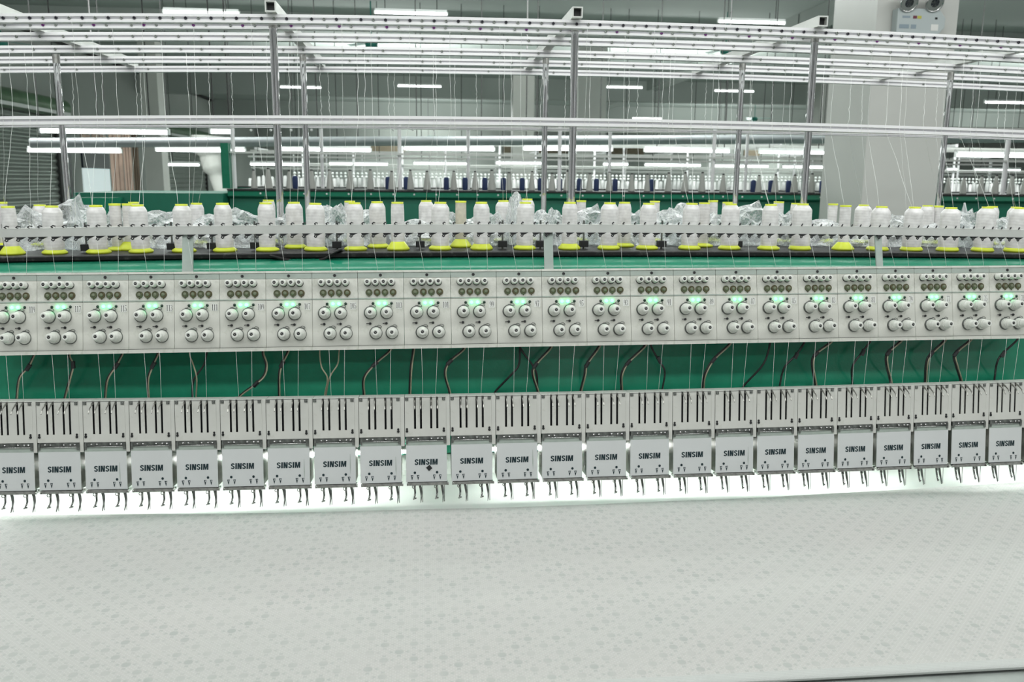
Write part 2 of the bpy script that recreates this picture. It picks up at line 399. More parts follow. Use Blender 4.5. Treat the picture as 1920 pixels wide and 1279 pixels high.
core_me = mk(lambda mb: mb.lathe([(.0055, 0), (.0055, .0015), (.0025, .003), (.001, .003)], 14, aim(0, 0, -.0045)), 'disc_core', M['brass'])
def g_knob(mb):
    mb.lathe([(.0158, .003), (.0165, .004), (.0165, .0075), (.0152, .0082), (.0152, .0094), (.0158, .0098), (.0156, .0138), (.0138, .0144), (.0138, .0160), (.0146, .0164), (.0142, .0200), (.0124, .0206),
              (.0122, .0222), (.0128, .0226), (.0124, .0255), (.0104, .0266), (.0100, .0395), (.0090, .0415), (.0040, .0415), (.0038, .037)], 26, aim(0, 0))
knob_me = mk(g_knob, 'tension_knob', M['ivory'])
def g_spring(mb):
    pts = [(-.0185*math.cos(math.radians(a)), -.004, .0185*math.sin(math.radians(a))) for a in range(-62, 96, 8)]
    pts += [(.007, -.005, .0225), (.0125, -.005, .0210), (.0150, -.005, .0180), (.0140, -.005, .0150), (.0110, -.005, .0160), (.0040, -.005, .0182), (-.0050, -.005, .0172), (-.0125, -.005, .0122)]
    mb.tube(pts, .0010, 5); mb.box(-.003, .0032, -.007, -.002, .0160, .0205); mb.box(-.0185, -.0150, -.0055, -.002, -.006, -.003)
spring_me = mk(g_spring, 'check_spring', M['steeldark'])
disk_me = mk(lambda mb: mb.lathe([(.0186, 0), (.0186, .002), (.0165, .0032)], 24, aim(-.0008, .0)), 'tension_disc', M['steeldark'])
def g_hook(mb):
    mb.lathe([(.0036, 0), (.0036, .004), (.0025, .0055)], 10, aim(.002, 0)); mb.tube([(.002, -.0035, 0), (-.004, -.0040, .0003), (-.0085, -.0035, -.0003)], [.0018, .0010, .0013], 5)
hook_me = mk(g_hook, 'thread_hook', M['black'])
led_me = mk(lambda mb: mb.lathe([(.0044, 0), (.0044, .002), (.0034, .004), (.001, .005)], 14, aim(0, 0)), 'led', M['led'])
sens_me = mk(lambda mb: mb.lathe([(.0042, 0), (.0042, .001), (.003, .0025), (.001, .003)], 12, aim(0, 0)), 'sensor_lens', M['leddk'])
tagm = mk(lambda mb: mb.box(-.0088, .0088, -.0004, 0, -.0105, .0105), 'number_tag', M['tagw'])
def zz(u): return .228 - u            # from distance below the top to panel height
def g_plate(mb): mb.box(-.0653, .0653, 0, .012, .0095, .228)
plate_me = mk(g_plate, 'back_plate', M['panel'])
lip_me = mk(lambda mb: (mb.box(-.0656, .0656, -.004, .012, 0, .0085), mb.box(-.0656, .0656, -.0015, .004, .0085, .0105)), 'bottom_lip', M['panel'])
toplip_me = mk(lambda mb: mb.box(-.0656, .0656, -.0035, .012, .2225, .2285), 'top_lip', M['panel'])
strip_me = mk(lambda mb: mb.box(-.0651, .0651, -.0012, .001, zz(.0215), .2225), 'grey_strip', M['strip'])
bseam_me = mk(lambda mb: mb.box(-.0654, .0654, -.0017, .001, .0104, .0114), 'bottom_seam', M['seam'])
ledge_me = mk(lambda mb: mb.box(-.0652, .0652, -.0022, .001, zz(.0825), zz(.0795)), 'ledge', M['strip'])
def make_panel():
    t = thing('tension_panel', 'x', 'control panel')
    put('back_plate', plate_me, t); put('bottom_lip', lip_me, t); put('top_lip', toplip_me, t)
    put('bottom_seam', bseam_me, t); put('grey_strip', strip_me, t, label='dull grey strip'); put('ledge', ledge_me, t)
    s0 = put('screw', screw_me, t, (-.0005, -.001, zz(.0135)), label='small dark ring screw')
    for x in (-.038, -.0148, .0085, .0310):
        g = put('thread_guide', small_me, t, (x, 0, zz(.034))); put('screw', screw_me, g, (0, -.0225, 0)); put('screw_slot', screwslot_me, g, (0, -.0230, 0))
    for x in (-.038, -.0148, .0085, .0310): put('shadow_ring', ring_me, t, (x, 0, zz(.0352)))  # black ring set slightly low, standing in for the shadow behind each guide
    for i, x in enumerate((-.0338, -.0108, .0118, .0352)):
        f = put('felt_disc', (felt_me, felt2_me)[i % 2], t, (x, 0, zz(.0635))); put('disc_core', core_me, f)
    for x in (-.0065, .0105): put('led', led_me, t, (x, 0, zz(.0955)), label='glowing green light')
    for x in (-.0232, .0300): put('sensor_lens', sens_me, t, (x, 0, zz(.0955)), label='dark unlit lens')
    for x, z in ((-.0300, .1225), (.0165, .1225), (-.0150, .181), (.0312, .181)):
        k = put('tension_knob', knob_me, t, (x, 0, zz(z)), (0, math.radians(random.uniform(-4, 4)), 0))
        put('tension_disc', disk_me, k, label='steel disc'); put('check_spring', spring_me, k, label='dark wire spring')
        put('screw', screw_me, k, (0, -.0405, 0)); put('screw_slot', screwslot_me, k, (0, -.0412, 0), (0, .7, 0))
    for x in (-.0340, .0128): put('thread_hook', hook_me, t, (x, 0, zz(.1535)), label='small black hook')
    g = put('number_tag', tagm, t, (.0515, -.0002, zz(.1015)))
    return t, g
panel0, tag0 = make_panel()
PANELS = []
WP = []
for i in range(24):
    xl, xr = xat(BX[i], YB+.02, 590), xat(BX[i+1], YB+.02, 590)
    WP.append((xl, xr))
    t = panel0 if i == 0 else dup(panel0)
    X = (xl+xr)/2
    t.location = (X, YB, zlip(X)); t.rotation_euler = (-TP, math.atan(-(zlip(X+.05)-zlip(X-.05))/.1), 0)
    t.scale = ((xr-xl)/.1316, KP, KP)
    t['label'] = f'white thread tension panel with knobs and green lights, number tag {NUM[i]}'
    t['group'] = 'row of tension panels'
    PANELS.append(t)
for i, t in enumerate(PANELS):
    tg = [c for c in t.children if c.name.startswith('number_tag')][0]
    nm = put('number', number_mesh(NUM[i]), None, (0, -.0007, 0)); nm.parent = tg

# ---- heads
LX = [28, 115, 203, 287, 370, 457, 545, 629, 714, 798, 886, 968, 1050, 1134, 1215, 1295, 1372, 1449, 1522, 1597, 1668, 1737, 1808, 1874, 1938]
LYs = [(0, 881), (203, 877), (457, 873), (629, 871), (798, 867), (968, 862), (1134, 857), (1295, 851), (1449, 845), (1597, 838), (1737, 831), (1874, 825), (1950, 821)]
def interp(t, x):
    for (a, ya), (b, yb) in zip(t, t[1:]):
        if x <= b: return ya + (yb-ya)*(x-a)/(b-a)
    return t[-1][1]
TH = math.radians(6); YH = 2.37
zhead = line(YH, [(60, 754), (330, 750), (600, 746), (760, 745), (1010, 741), (1290, 735), (1450, 729), (1700, 723), (1900, 717)])
KH = (at(790, 745, YH).z - at(790, 911, YH-.025).z) / (.241*math.cos(TH))
print('head scale', KH)
SL = [-.0345, -.0178, .0108, .0278]; SW = .0029
def g_cover(mb):
    xs = [-.0628]
    for s in SL: xs += [s-SW, s+SW]
    xs += [.0525]
    for i in range(len(xs)-1):                       # front sheet in strips around the four slots
        if i % 2 == 0:
            mb.box(xs[i], xs[i+1], 0, .0022, -.107, 0); mb.box(xs[i], xs[i+1], .0022, .010, -.0022, 0)
        else: mb.box(xs[i], xs[i+1], 0, .0022, -.107, -.0862)
    mb.box(-.0628, .0525, .010, .052, -.0022, 0); mb.box(-.0628, -.0606, .0022, .052, -.105, -.0022)
    mb.box(.0528, .0633, 0, .052, -.1325, 0)
cover_me = mk(g_cover, 'cover', M['cover'])
inner_me = mk(lambda mb: mb.box(-.0604, .0524, .012, .050, -.106, -.003), 'inner_body', M['slot'])
seam_me = mk(lambda mb: (mb.box(-.0642, -.0634, .001, .05, -.130, -.001), mb.box(-.0628, .0525, -.0004, .0006, -.0022, -.0012)), 'seam', M['seam'])
def g_lever(mb):
    mb.add(*lever_geo())
def lever_geo():
    pts = [(.010, -.004, .0024), (-.004, -.004, .0028), (-.014, -.007, .0026), (-.022, -.012, .0022), (-.029, -.019, .0016), (-.033, -.0255, .0012)]
    vs = []; fs = []
    for y, z, w in pts:
        vs += [(-.0010, y, z+w), (.0010, y, z+w), (.0010, y, z-w), (-.0010, y, z-w)]
    for i in range(len(pts)-1):
        for k in range(4): fs.append((4*i+k, 4*i+(k+1) % 4, 4*i+4+(k+1) % 4, 4*i+4+k))
    fs += [(0, 3, 2, 1), (4*len(pts)-4, 4*len(pts)-3, 4*len(pts)-2, 4*len(pts)-1)]
    return vs, fs, False
lever_me = mk(g_lever, 'take_up_lever', M['leversteel'])
def g_bolt(mb): mb.box(-.0045, .0045, -.001, 0, -.004, .004); mb.lathe([(.0032, 0), (.0032, .0025), (.0014, .0025), (.0014, .001)], 8, aim(0, 0, -.001))
bolt_me = mk(g_bolt, 'bolt', M['steeldark'])
def g_slotscrew(mb): mb.lathe([(.0036, 0), (.0036, .002), (.0026, .003)], 12, aim(0, -.0018)); mb.lathe([(.0030, 0), (.0030, .0012)], 10, aim(0, .0040))
sscrew_me = mk(g_slotscrew, 'screw', M['black'])
def g_rail(mb):
    mb.box(-.0605, .0520, -.001, .030, -.1165, -.1075); mb.box(-.0560, .0480, -.0035, .004, -.1190, -.1170)
    mb.box(.0455, .0520, -.004, .008, -.1260, -.1095); mb.box(-.0605, -.0550, -.004, .008, -.1260, -.1095)
clamp_me = mk(g_rail, 'clamp_bar', M['steeldark'])
def g_bits(mb):
    for x in (-.040, -.025, .012, .030, .042): mb.lathe([(.0022, 0), (.0022, .004)], 8, Matrix.Translation((x-.003, -.0022, -.1125)) @ Matrix.Rotation(PI/2, 4, 'Y'))
    mb.tube([(-.055, -.0045, -.1180), (.047, -.0045, -.1180)], .0009, 5)
bits_me = mk(g_bits, 'clamp_rod', M['chrome'])
ledge2_me = mk(lambda mb: mb.box(-.0610, .0520, -.0015, .034, -.1310, -.1195), 'grey_ledge', M['strip'])
face_me = mk(lambda mb: mb.box(-.0612, .0538, -.002, .0005, -.2305, -.1310), 'face_plate', M['plate'], .0004)
body_me = mk(lambda mb: mb.box(-.0606, .0532, .0005, .078, -.2290, -.1315), 'body', M['bodysteel'])
brail_me = mk(lambda mb: (mb.box(-.0575, .0550, -.005, .012, -.2350, -.2315), mb.box(-.0575, .0550, -.003, .030, -.2400, -.2350), mb.lathe([(.0042, 0), (.0042, .004)], 10, Matrix.Translation((-.0595, -.002, -.2365)) @ Matrix.Rotation(PI/2, 4, 'Y')), mb.lathe([(.0042, 0), (.0042, .004)], 10, Matrix.Translation((.0545, -.002, -.2365)) @ Matrix.Rotation(PI/2, 4, 'Y'))), 'bottom_rail', M['darkchrome'])
# printed marks

def letters(mb, word, h, total):
    ws = {'S': .60, 'I': .27, 'N': .66, 'M': .84}; gap = .085
    W_ = sum(ws[c] for c in word) + gap*(len(word)-1); kx = total/W_; x = 0
    for c in word:
        w = ws[c]
        Mx = Matrix(((kx, 0, h*.05, (x-W_/2)*kx - .025*h), (0, 1, 0, 0), (0, 0, h, -h/2), (0, 0, 0, 1)))
        t = .235
        if c == 'I': bar(mb, .01, 0, .26, 1, Mx)
        if c == 'N':
            bar(mb, 0, 0, t, 1, Mx); bar(mb, w-t, 0, w, 1, Mx); mb.add([(t*.4, -.0002, 1), (t*1.25, -.0002, 1), (w-t*.4, -.0002, 0), (w-t*1.25, -.0002, 0)], [(0, 1, 2, 3)], False, Mx)
        if c == 'M':
            bar(mb, 0, 0, t*.95, 1, Mx); bar(mb, w-t*.95, 0, w, 1, Mx)
            mb.add([(t*.3, -.0002, 1), (t*1.3, -.0002, 1), (w/2+.07, -.0002, 0), (w/2-.07, -.0002, 0)], [(0, 1, 2, 3)], False, Mx); mb.add([(w-t*1.3, -.0004, 1), (w-t*.3, -.0004, 1), (w/2+.07, -.0004, 0), (w/2-.07, -.0004, 0)], [(0, 1, 2, 3)], False, Mx)
        if c == 'S':
            arc(mb, .30, .725, .30, .275, .225, .175, 5, 270, 14, Mx); arc(mb, .30, .285, .30, .285, .225, .175, 90, -175, 14, Mx)
        x += w + gap
_lg = MB(); letters(_lg, 'SINSIM', .0158, .0645); logo_me = _lg.mesh('lettering', M['inkblue'], fix=False)

def g_marks(mb):
    for x in (-.0365, .0258):
        pts = [(x+.0036*math.cos(a*PI/8), -.1585-.0465-.0036*0+.0036*math.sin(a*PI/8)) for a in range(16)]
        mb.add([(p[0], -.0024, p[1]) for p in pts], [tuple(range(16))])
        for dx in (-.0080, .0090):
            a = [(x+dx-.0036, -.2115), (x+dx+.0036, -.2115), (x+dx+.0006, -.2245), (x+dx-.0006, -.2245)]
            b = [(x+dx-.0008, -.2130), (x+dx+.0022, -.2130), (x+dx+.0006, -.2175), (x+dx-.0002, -.2175)]
            vs = [(p[0], -.0024, p[1]) for p in a+b]
            mb.add(vs, [(0, 1, 5, 4), (1, 2, 6, 5), (2, 3, 7, 6), (3, 0, 4, 7)])
mark_me = mk(g_marks, 'printed_marks', M['inkblue'])
def g_foot(mb):
    mb.tube([(0, .010, -.238), (0, .010, -.250), (.001, .008, -.262), (0, .004, -.270), (-.002, -.001, -.2755)], [.0034, .0032, .0030, .0026, .0022], 7)
    mb.tube([(-.0045, -.005, -.2765), (.0035, .002, -.2758)], [.0020, .0022], 6)
    mb.tube([(-.003+.0040*math.cos(a*PI/5), .004, -.2455+.0040*math.sin(a*PI/5)) for a in range(10)], .0011, 5, True)
foot_me = mk(g_foot, 'presser_foot', M['darkchrome'])
def g_blade(mb):
    pts = [(-.003, .016, -.240, .0050), (0, .017, -.252, .0050), (.0015, .016, -.264, .0042), (.002, .012, -.274, .0030), (.001, .008, -.283, .0018), (0, .005, -.2895, .0006)]
    vs = []; fs = []
    for x, y, z, w in pts:
        w *= .72; vs += [(x-w, y-.002, z), (x+w, y-.0005, z), (x+w*.9, y+.002, z), (x-w*.9, y+.002, z)]
    for i in range(len(pts)-1):
        for k in range(4): fs.append((4*i+k, 4*i+(k+1) % 4, 4*i+4+(k+1) % 4, 4*i+4+k))
    fs += [(0, 3, 2, 1), (4*len(pts)-4, 4*len(pts)-3, 4*len(pts)-2, 4*len(pts)-1)]
    mb.add(vs, fs, False); mb.tube([(.0055, .008, -.2380), (.0055, .008, -.2885)], .0008, 5)
blade_me = mk(g_blade, 'needle_blade', M['steeldark'])
def make_head():
    t = thing('embroidery_unit', 'x', 'embroidery head')
    put('cover', cover_me, t); b = put('inner_body', inner_me, t, label='black interior behind the slots'); put('seam', seam_me, t)
    for s in SL: put('take_up_lever', lever_me, t, (s, 0, -.002), label='steel lever')
    for x in (-.0572, .0460): put('bolt', bolt_me, t, (x, 0, -.0060)); put('screw', sscrew_me, t, (x, 0, -.0905))
    c = put('clamp_bar', clamp_me, t); put('clamp_rod', bits_me, c)
    put('grey_ledge', ledge2_me, t)
    put('body', body_me, t); f = put('face_plate', face_me, t); put('lettering', logo_me, f, (-.0045, -.0024, -.1762)); put('printed_marks', mark_me, f)
    put('bottom_rail', brail_me, t)
    for x in (-.0375, .0245):
        put('presser_foot', foot_me, t, (x, 0, 0)); put('needle_blade', blade_me, t, (x+.0165, 0, 0))
    return t
head0 = make_head(); HEADS = []; HX = []; HB = [-19, 66.5, 154, 241, 326.5, 412, 498, 585.5, 672, 758, 843.5, 929, 1014, 1097.5, 1180, 1260.5, 1340, 1418, 1494.5, 1569, 1642, 1712, 1782, 1852, 1919, 1986]
for i, lx in enumerate(LX):
    HX.append((xat(HB[i], YH, 750) + xat(HB[i+1], YH, 750))/2)
for i, X in enumerate(HX):
    pitch = xat(HB[i+1], YH, 750) - xat(HB[i], YH, 750)
    t = head0 if i == 0 else dup(head0)
    t.location = (X, YH, zhead(X)); t.rotation_euler = (-TH, math.atan(-(zhead(X+.05)-zhead(X-.05))/.1), 0)
    t.scale = (pitch/.1275, KH, KH)
    if i < 24: t['label'] = f'white slotted embroidery head with dark lettering, in the column under the panel numbered {NUM[i]}'
    else: t['label'] = 'white embroidery head cut off by the right edge of the photo'
    t['group'] = 'row of embroidery heads'; HEADS.append(t)
sq = MB(); sq.box(-.0062, .0062, -.0005, 0, -.0062, .0062)
o = sq.build('tape_patch', M['black'], None); o.parent = HEADS[9]; o.location = (.0040, -.0030, -.1925); o.rotation_euler = (0, math.radians(52), 0); o['label'] = 'black diamond of tape'
for i, x in ((6, .0385), (7, .0385), (8, .0380), (16, .0380), (11, .040), (2, .034)):      # brown oil streaks on some plates
    st = MB(); st.add([(-.0005, 0, .030), (.0003, 0, .030), (.0016, 0, -.004), (.0006, 0, -.026), (-.0010, 0, -.006)], [(0, 1, 2, 3, 4)])
    q = st.build('oil_streak', M['strip'], None); q.parent = HEADS[i]; q.location = (x, -.0023, -.180 if i % 2 else -.190); q['label'] = 'thin grey oil streak'

# ---- green beam carrying panels and heads
X0, X1 = -2.3, 3.3
YT0, YT1 = 2.60, 3.86
ztray = line(YT0, [(100, 479.5), (300, 477), (480, 476), (760, 472), (1000, 471), (1240, 471), (1440, 471), (1700, 474), (1900, 475)])
zbeam = lambda X: ztray(X) - .0155
def zb(y, Y): return at(760, y, Y).z
zref = zbeam(at(760, 482, 2.60).x)
prof = [(3.75, -.001), (2.66, -.001), (2.61, -.001), (2.575, -.008), (2.548, -.020), (2.530, -.034), (2.520, -.052), (2.518, -.075)]
prof = [(y, z) for y, z in prof]
mb = MB()
bot = zb(852, 2.535) - zref
ring = prof + [(2.535, -.10), (2.535, zb(668, 2.535)-zref), (2.515, zb(741, 2.515)-zref), (2.535, zb(745, 2.535)-zref), (2.535, bot), (3.75, bot)]
mb.ext([(y, z) for y, z in reversed(ring)], path(lambda X: zbeam(X), X0, X1, 48), smooth=False)
beam = mb.build('machine_beam', M['green']); tag(beam, 'long glossy green beam running behind the tension panels and heads', 'machine frame')
for p in beam.data.polygons: p.use_smooth = abs(p.normal.x) < .5
try:
    for e in beam.data.edges: pass
    beam.data.set_sharp_from_angle(angle=math.radians(32))
except Exception as ex: print('sharp', ex)
for k, px in enumerate((40, 200, 360, 520, 680, 840, 1000, 1155, 1310, 1450, 1585, 1725, 1850)):
    X = xat(px, 2.52, 735); z = at(760, 729, 2.53).z + (zbeam(X)-zref)
    pts = []
    for j in range(15):
        a = PI*j/14; pts.append((X-.052*math.cos(a), 2.527-.003*math.sin(a), z-.020+.020*min(1, 1.6*math.sin(a))))
    b = MB(); b.tube(pts, .0025, 6); b.build('raised_rim', M['green'], beam)

# ---- LED work lights under the beam
for x0, x1, lb in ((-200, 772, 'white work light tube glowing behind the heads left of the taped head'), (888, 1700, 'white work light tube glowing behind the heads on the right'), (1770, 2100, 'white work light tube glowing behind the heads at the right edge of the photo')):
    a = at(x0, 848, 2.475); b = at(x1, 848, 2.475); zf = lambda X: zbeam(X) - zref + at(760, 846, 2.475).z
    t = thing('work_light', lb, 'lamp', ((a.x+b.x)/2, 2.475, zf((a.x+b.x)/2)))
    L_ = (b.x-a.x)/2
    m1 = MB(); m1.ext([(.007*math.cos(k*PI/5), .007*math.sin(k*PI/5)) for k in range(10)], [(x, 0, zf(x+t.location.x)-t.location.z) for x in [-L_+2*L_*j/12 for j in range(13)]], True); m1.build('tube', M['ledtube'], t)
    m2 = MB(); m2.ext([(-.009, .007), (.03, .007), (.03, .012), (-.009, .012)], [(x, 0, zf(x+t.location.x)-t.location.z) for x in [-L_+2*L_*j/12 for j in range(13)]]); m2.build('holder', M['lampbody'], t)

# ---- embroidered fabric and the needle table behind it
ZF = at(790, 950, YH-.03).z
def onz(px, py, z):
    d = R @ Vector(((px-W/2)/FPX, -(py-H/2)/FPX, -1.0)); t = (z-CZ)/d.z; return Vector((d.x*t, d.y*t, z))
far = poly2([(lambda p: (p.x, p.y))(onz(x, y, ZF)) for x, y in ((10, 966), (240, 964), (480, 961), (760, 957), (960, 952), (1200, 943), (1440, 930), (1680, 918), (1900, 906))])
FAB_NEAR = (onz(1500, 1279, ZF).y + onz(1920, 1246, ZF).y)/2
print('BEAM', [round(zbeam(x)-zref+zb(852,2.535)-ZF,3) for x in (X0,-1,0,1,2,X1)]); print('ZF', ZF, 'near', FAB_NEAR, onz(1500, 1279, ZF), onz(1920, 1246, ZF), 'far', far(0), far(2), 'YH', YH)
M['fabric'] = fabric_mat()
mb = MB(); nx, ny = 120, 40
for i in range(nx+1):
    X = X0 + (X1-X0)*i/nx
    for j in range(ny+1):
        f = j/ny; Y = FAB_NEAR + (far(X)-FAB_NEAR)*f
        z = ZF + .0008*math.sin(X*9+Y*5)*math.sin(Y*13) 
        mb.v.append((X, Y, z))
for i in range(nx):
    for j in range(ny):
        a = i*(ny+1)+j; mb.f.append((a, a+ny+1, a+ny+2, a+1)); mb.s.append(True)
b0 = len(mb.v)
for i in range(nx+1):
    X = X0 + (X1-X0)*i/nx; mb.v += [(X, FAB_NEAR, ZF-.004), (X, far(X)+.004, ZF-.006)]
for i in range(nx):
    mb.f += [(b0+2*i, b0+2*i+2, (i+1)*(ny+1), i*(ny+1)), (b0+2*i+1, i*(ny+1)+ny, (i+1)*(ny+1)+ny, b0+2*i+3)]; mb.s += [False, False]
fab = mb.build('fabric', M['fabric']); tag(fab, 'wide white fabric embroidered with small circles, stretched below the row of heads', 'fabric')
M['needleplate'] = mat('smooth_white_cloth', (.60, .63, .60), .55, noise=.03, nscale=5)
mb = MB(); mb.ext([(0, -.010), (.33, -.010), (.33, .055), (.325, .055), (.318, .006), (.306, -.006), (0, -.006)], [(X0+(X1-X0)*i/60, far(X0+(X1-X0)*i/60)+.006, ZF) for i in range(61)])
o = mb.build('needle_table', M['needleplate']); tag(o, 'smooth white cloth strip turning upwards behind the needles, brightly lit', 'machine table')
M['tablegrey'] = mat('pale_grey_table', (.30, .33, .31), .35, noise=.15, nscale=12)
mb = MB(); mb.box(X0, X1, 1.15, 3.7, 0, ZF-.0102); o = mb.build('machine_table', M['tablegrey']); tag(o, 'pale grey table edge under the fabric in the bottom right corner', 'table')

# ---- cables across the beam
CABS = [
 ('b', [(70, 664), (53, 689), (37, 709), (32, 748)]), ('b', [(136, 664), (137, 684), (132, 709), (122, 747)]), ('b', [(234, 662), (218, 686), (202, 712), (198, 746)]),
 ('b', [(300, 662), (287, 685), (278, 712), (279, 745)]), ('w', [(358, 660), (362, 685), (368, 709), (367, 744)]), ('k', [(392, 660), (383, 685), (364, 714), (362, 744)]),
 ('b', [(496, 659), (500, 683), (496, 704), (480, 720), (449, 744)]), ('b', [(542, 658), (529, 683), (524, 704), (524, 742)]), ('w', [(600, 657), (602, 688), (613, 709), (608, 740)]),
 ('w', [(636, 657), (632, 683), (618, 706), (611, 738)]), ('b', [(732, 655), (703, 683), (683, 709), (683, 740)]), ('b', [(776, 655), (771, 693), (769, 738)]),
 ('b', [(869, 653), (843, 679), (835, 701), (844, 737)]), ('k', [(975, 651), (974, 685), (960, 703), (930, 735)]), ('k', [(976, 651), (1000, 685), (1008, 704), (1009, 733)]),
 ('b', [(1031, 650), (1004, 685), (1000, 704), (1009, 733)]), ('b', [(1121, 648), (1101, 683), (1097, 704), (1090, 732)]), ('b', [(1207, 646), (1178, 680), (1166, 704), (1166, 730)]),
 ('k', [(1219, 646), (1236, 675), (1248, 696), (1244, 728)]), ('b', [(1365, 642), (1338, 675), (1322, 704), (1319, 726)]), ('k', [(1441, 640), (1433, 683), (1396, 724)]),
 ('k', [(1505, 639), (1493, 667), (1472, 690), (1464, 722)]), ('b', [(1554, 638), (1530, 664), (1524, 685), (1530, 721)]), ('k', [(1628, 637), (1618, 661), (1600, 688), (1600, 718)]),
 ('b', [(1684, 636), (1666, 661), (1663, 682), (1671, 716)]), ('b', [(1766, 635), (1746, 664), (1738, 682), (1736, 713)]), ('b', [(1814, 634), (1792, 663), (1794, 685), (1802, 712)]),
 ('k', [(1902, 634), (1881, 664), (1871, 682), (1867, 709)])]
def spline(pts, n=6):
    out = []
    P_ = [Vector(p) for p in pts]; P_ = [P_[0]*2-P_[1]] + P_ + [P_[-1]*2-P_[-2]]
    for i in range(1, len(P_)-2):
        a, b, c, d = P_[i-1:i+3]
        for k in range(n):
            t = k/n; out.append(.5*((2*b) + (c-a)*t + (2*a-5*b+4*c-d)*t*t + (3*b-a-3*c+d)*t**3))
    out.append(P_[-2]); return out
CLIPS = {0: 1, 1: 1, 2: 1, 3: 1, 6: 3, 7: 1, 10: 1, 12: 1, 15: 1, 16: 1, 17: 1, 18: 1, 19: 1, 21: 1, 22: 1, 23: 1, 24: 1, 25: 1, 26: 1, 27: 1}
seen = {}
for i, (kind, pts) in enumerate(CABS):
    n = len(pts)
    P3 = [at(x, y, 2.508 - (.025 if 0 < j < n-1 else 0.0)) for j, (x, y) in enumerate(pts)]
    a0 = P3[0]; P3[0] = a0 + Vector((0, -.02, .0)); P3 = [a0 + Vector((.004, .0, .022))] + P3
    e = P3[-1]; P3.append(e + Vector((0, .0, -.02)))
    sp = spline(P3, 6)
    num = num_at(pts[-1][0]); seen.setdefault(num, []).append(i)
    shape = 'straight' if abs(pts[0][0]-pts[-1][0]) < 12 else ('leaning right' if pts[0][0] > pts[-1][0] else 'leaning left')
    t = thing('cable', f"thin {'beige' if kind=='w' else 'black' if kind=='k' else 'black and beige'} cable {shape} over the green beam, ending below panel {num}", 'cable', tuple(sp[len(sp)//2]), group='cables across the green beam')
    off = Vector(t.location)
    sp = [p-off for p in sp]
    if kind in 'bk':
        m = MB(); m.tube([p + Vector((-.0022, .002, 0)) for p in sp], .0031, 6); m.build('black_sleeve', M['cable'], t)
    if kind in 'bw':
        m = MB(); m.tube([p + Vector((.0016, -.0018, 0)) for p in sp], .0021, 6); m.build('beige_lead', M['beige'], t)
    if i in CLIPS:
        c = at(*pts[CLIPS[i]], 2.48)-off; d = (at(*pts[CLIPS[i]-1], 2.48)-at(*pts[CLIPS[i]], 2.48)).normalized()
        m = MB(); m.cyl(c-d*.010, c+d*.010, .0062, n=8, smooth=False); m.build('clip', M['black'], t)

# ---- black tray for the cones
mb = MB(); mb.ext([(YT0, -.014), (YT1, -.014), (YT1, 0), (YT0+.004, 0), (YT0, -.003)], path(ztray, X0, X1, 60))
o = mb.build('cone_tray', M['tray']); tag(o, 'long black tray on top of the green beam holding the thread cones', 'tray')
# loose curled sheet at the front of the tray
mb = MB(); n = 24
for i in range(n+1):
    px = 505 + (640-505)*i/n; f = i/n
    zz_ = -.006 - .022*math.sin(PI*min(1, f*1.05))**1.2 + (.016*max(0, f-.75)/.25)
    p = at(px, 475, 2.588); z0 = ztray(p.x)
    mb.v += [(p.x, 2.585, z0+zz_), (p.x, 2.680, z0+.004)]
for i in range(n): mb.f.append((2*i, 2*i+2, 2*i+3, 2*i+1)); mb.s.append(True)
b0 = len(mb.v); mb.v += [(x, y+.001, z-.004) for x, y, z in mb.v[:]]
for i in range(n):
    mb.f += [(b0+2*i+1, b0+2*i+3, b0+2*i+2, b0+2*i), (2*i, b0+2*i, b0+2*i+2, 2*i+2)]; mb.s += [True, False]
o = mb.build('rubber_sheet', M['tray']); tag(o, 'loose black rubber sheet sagging over the tray edge above panel 107', 'mat')

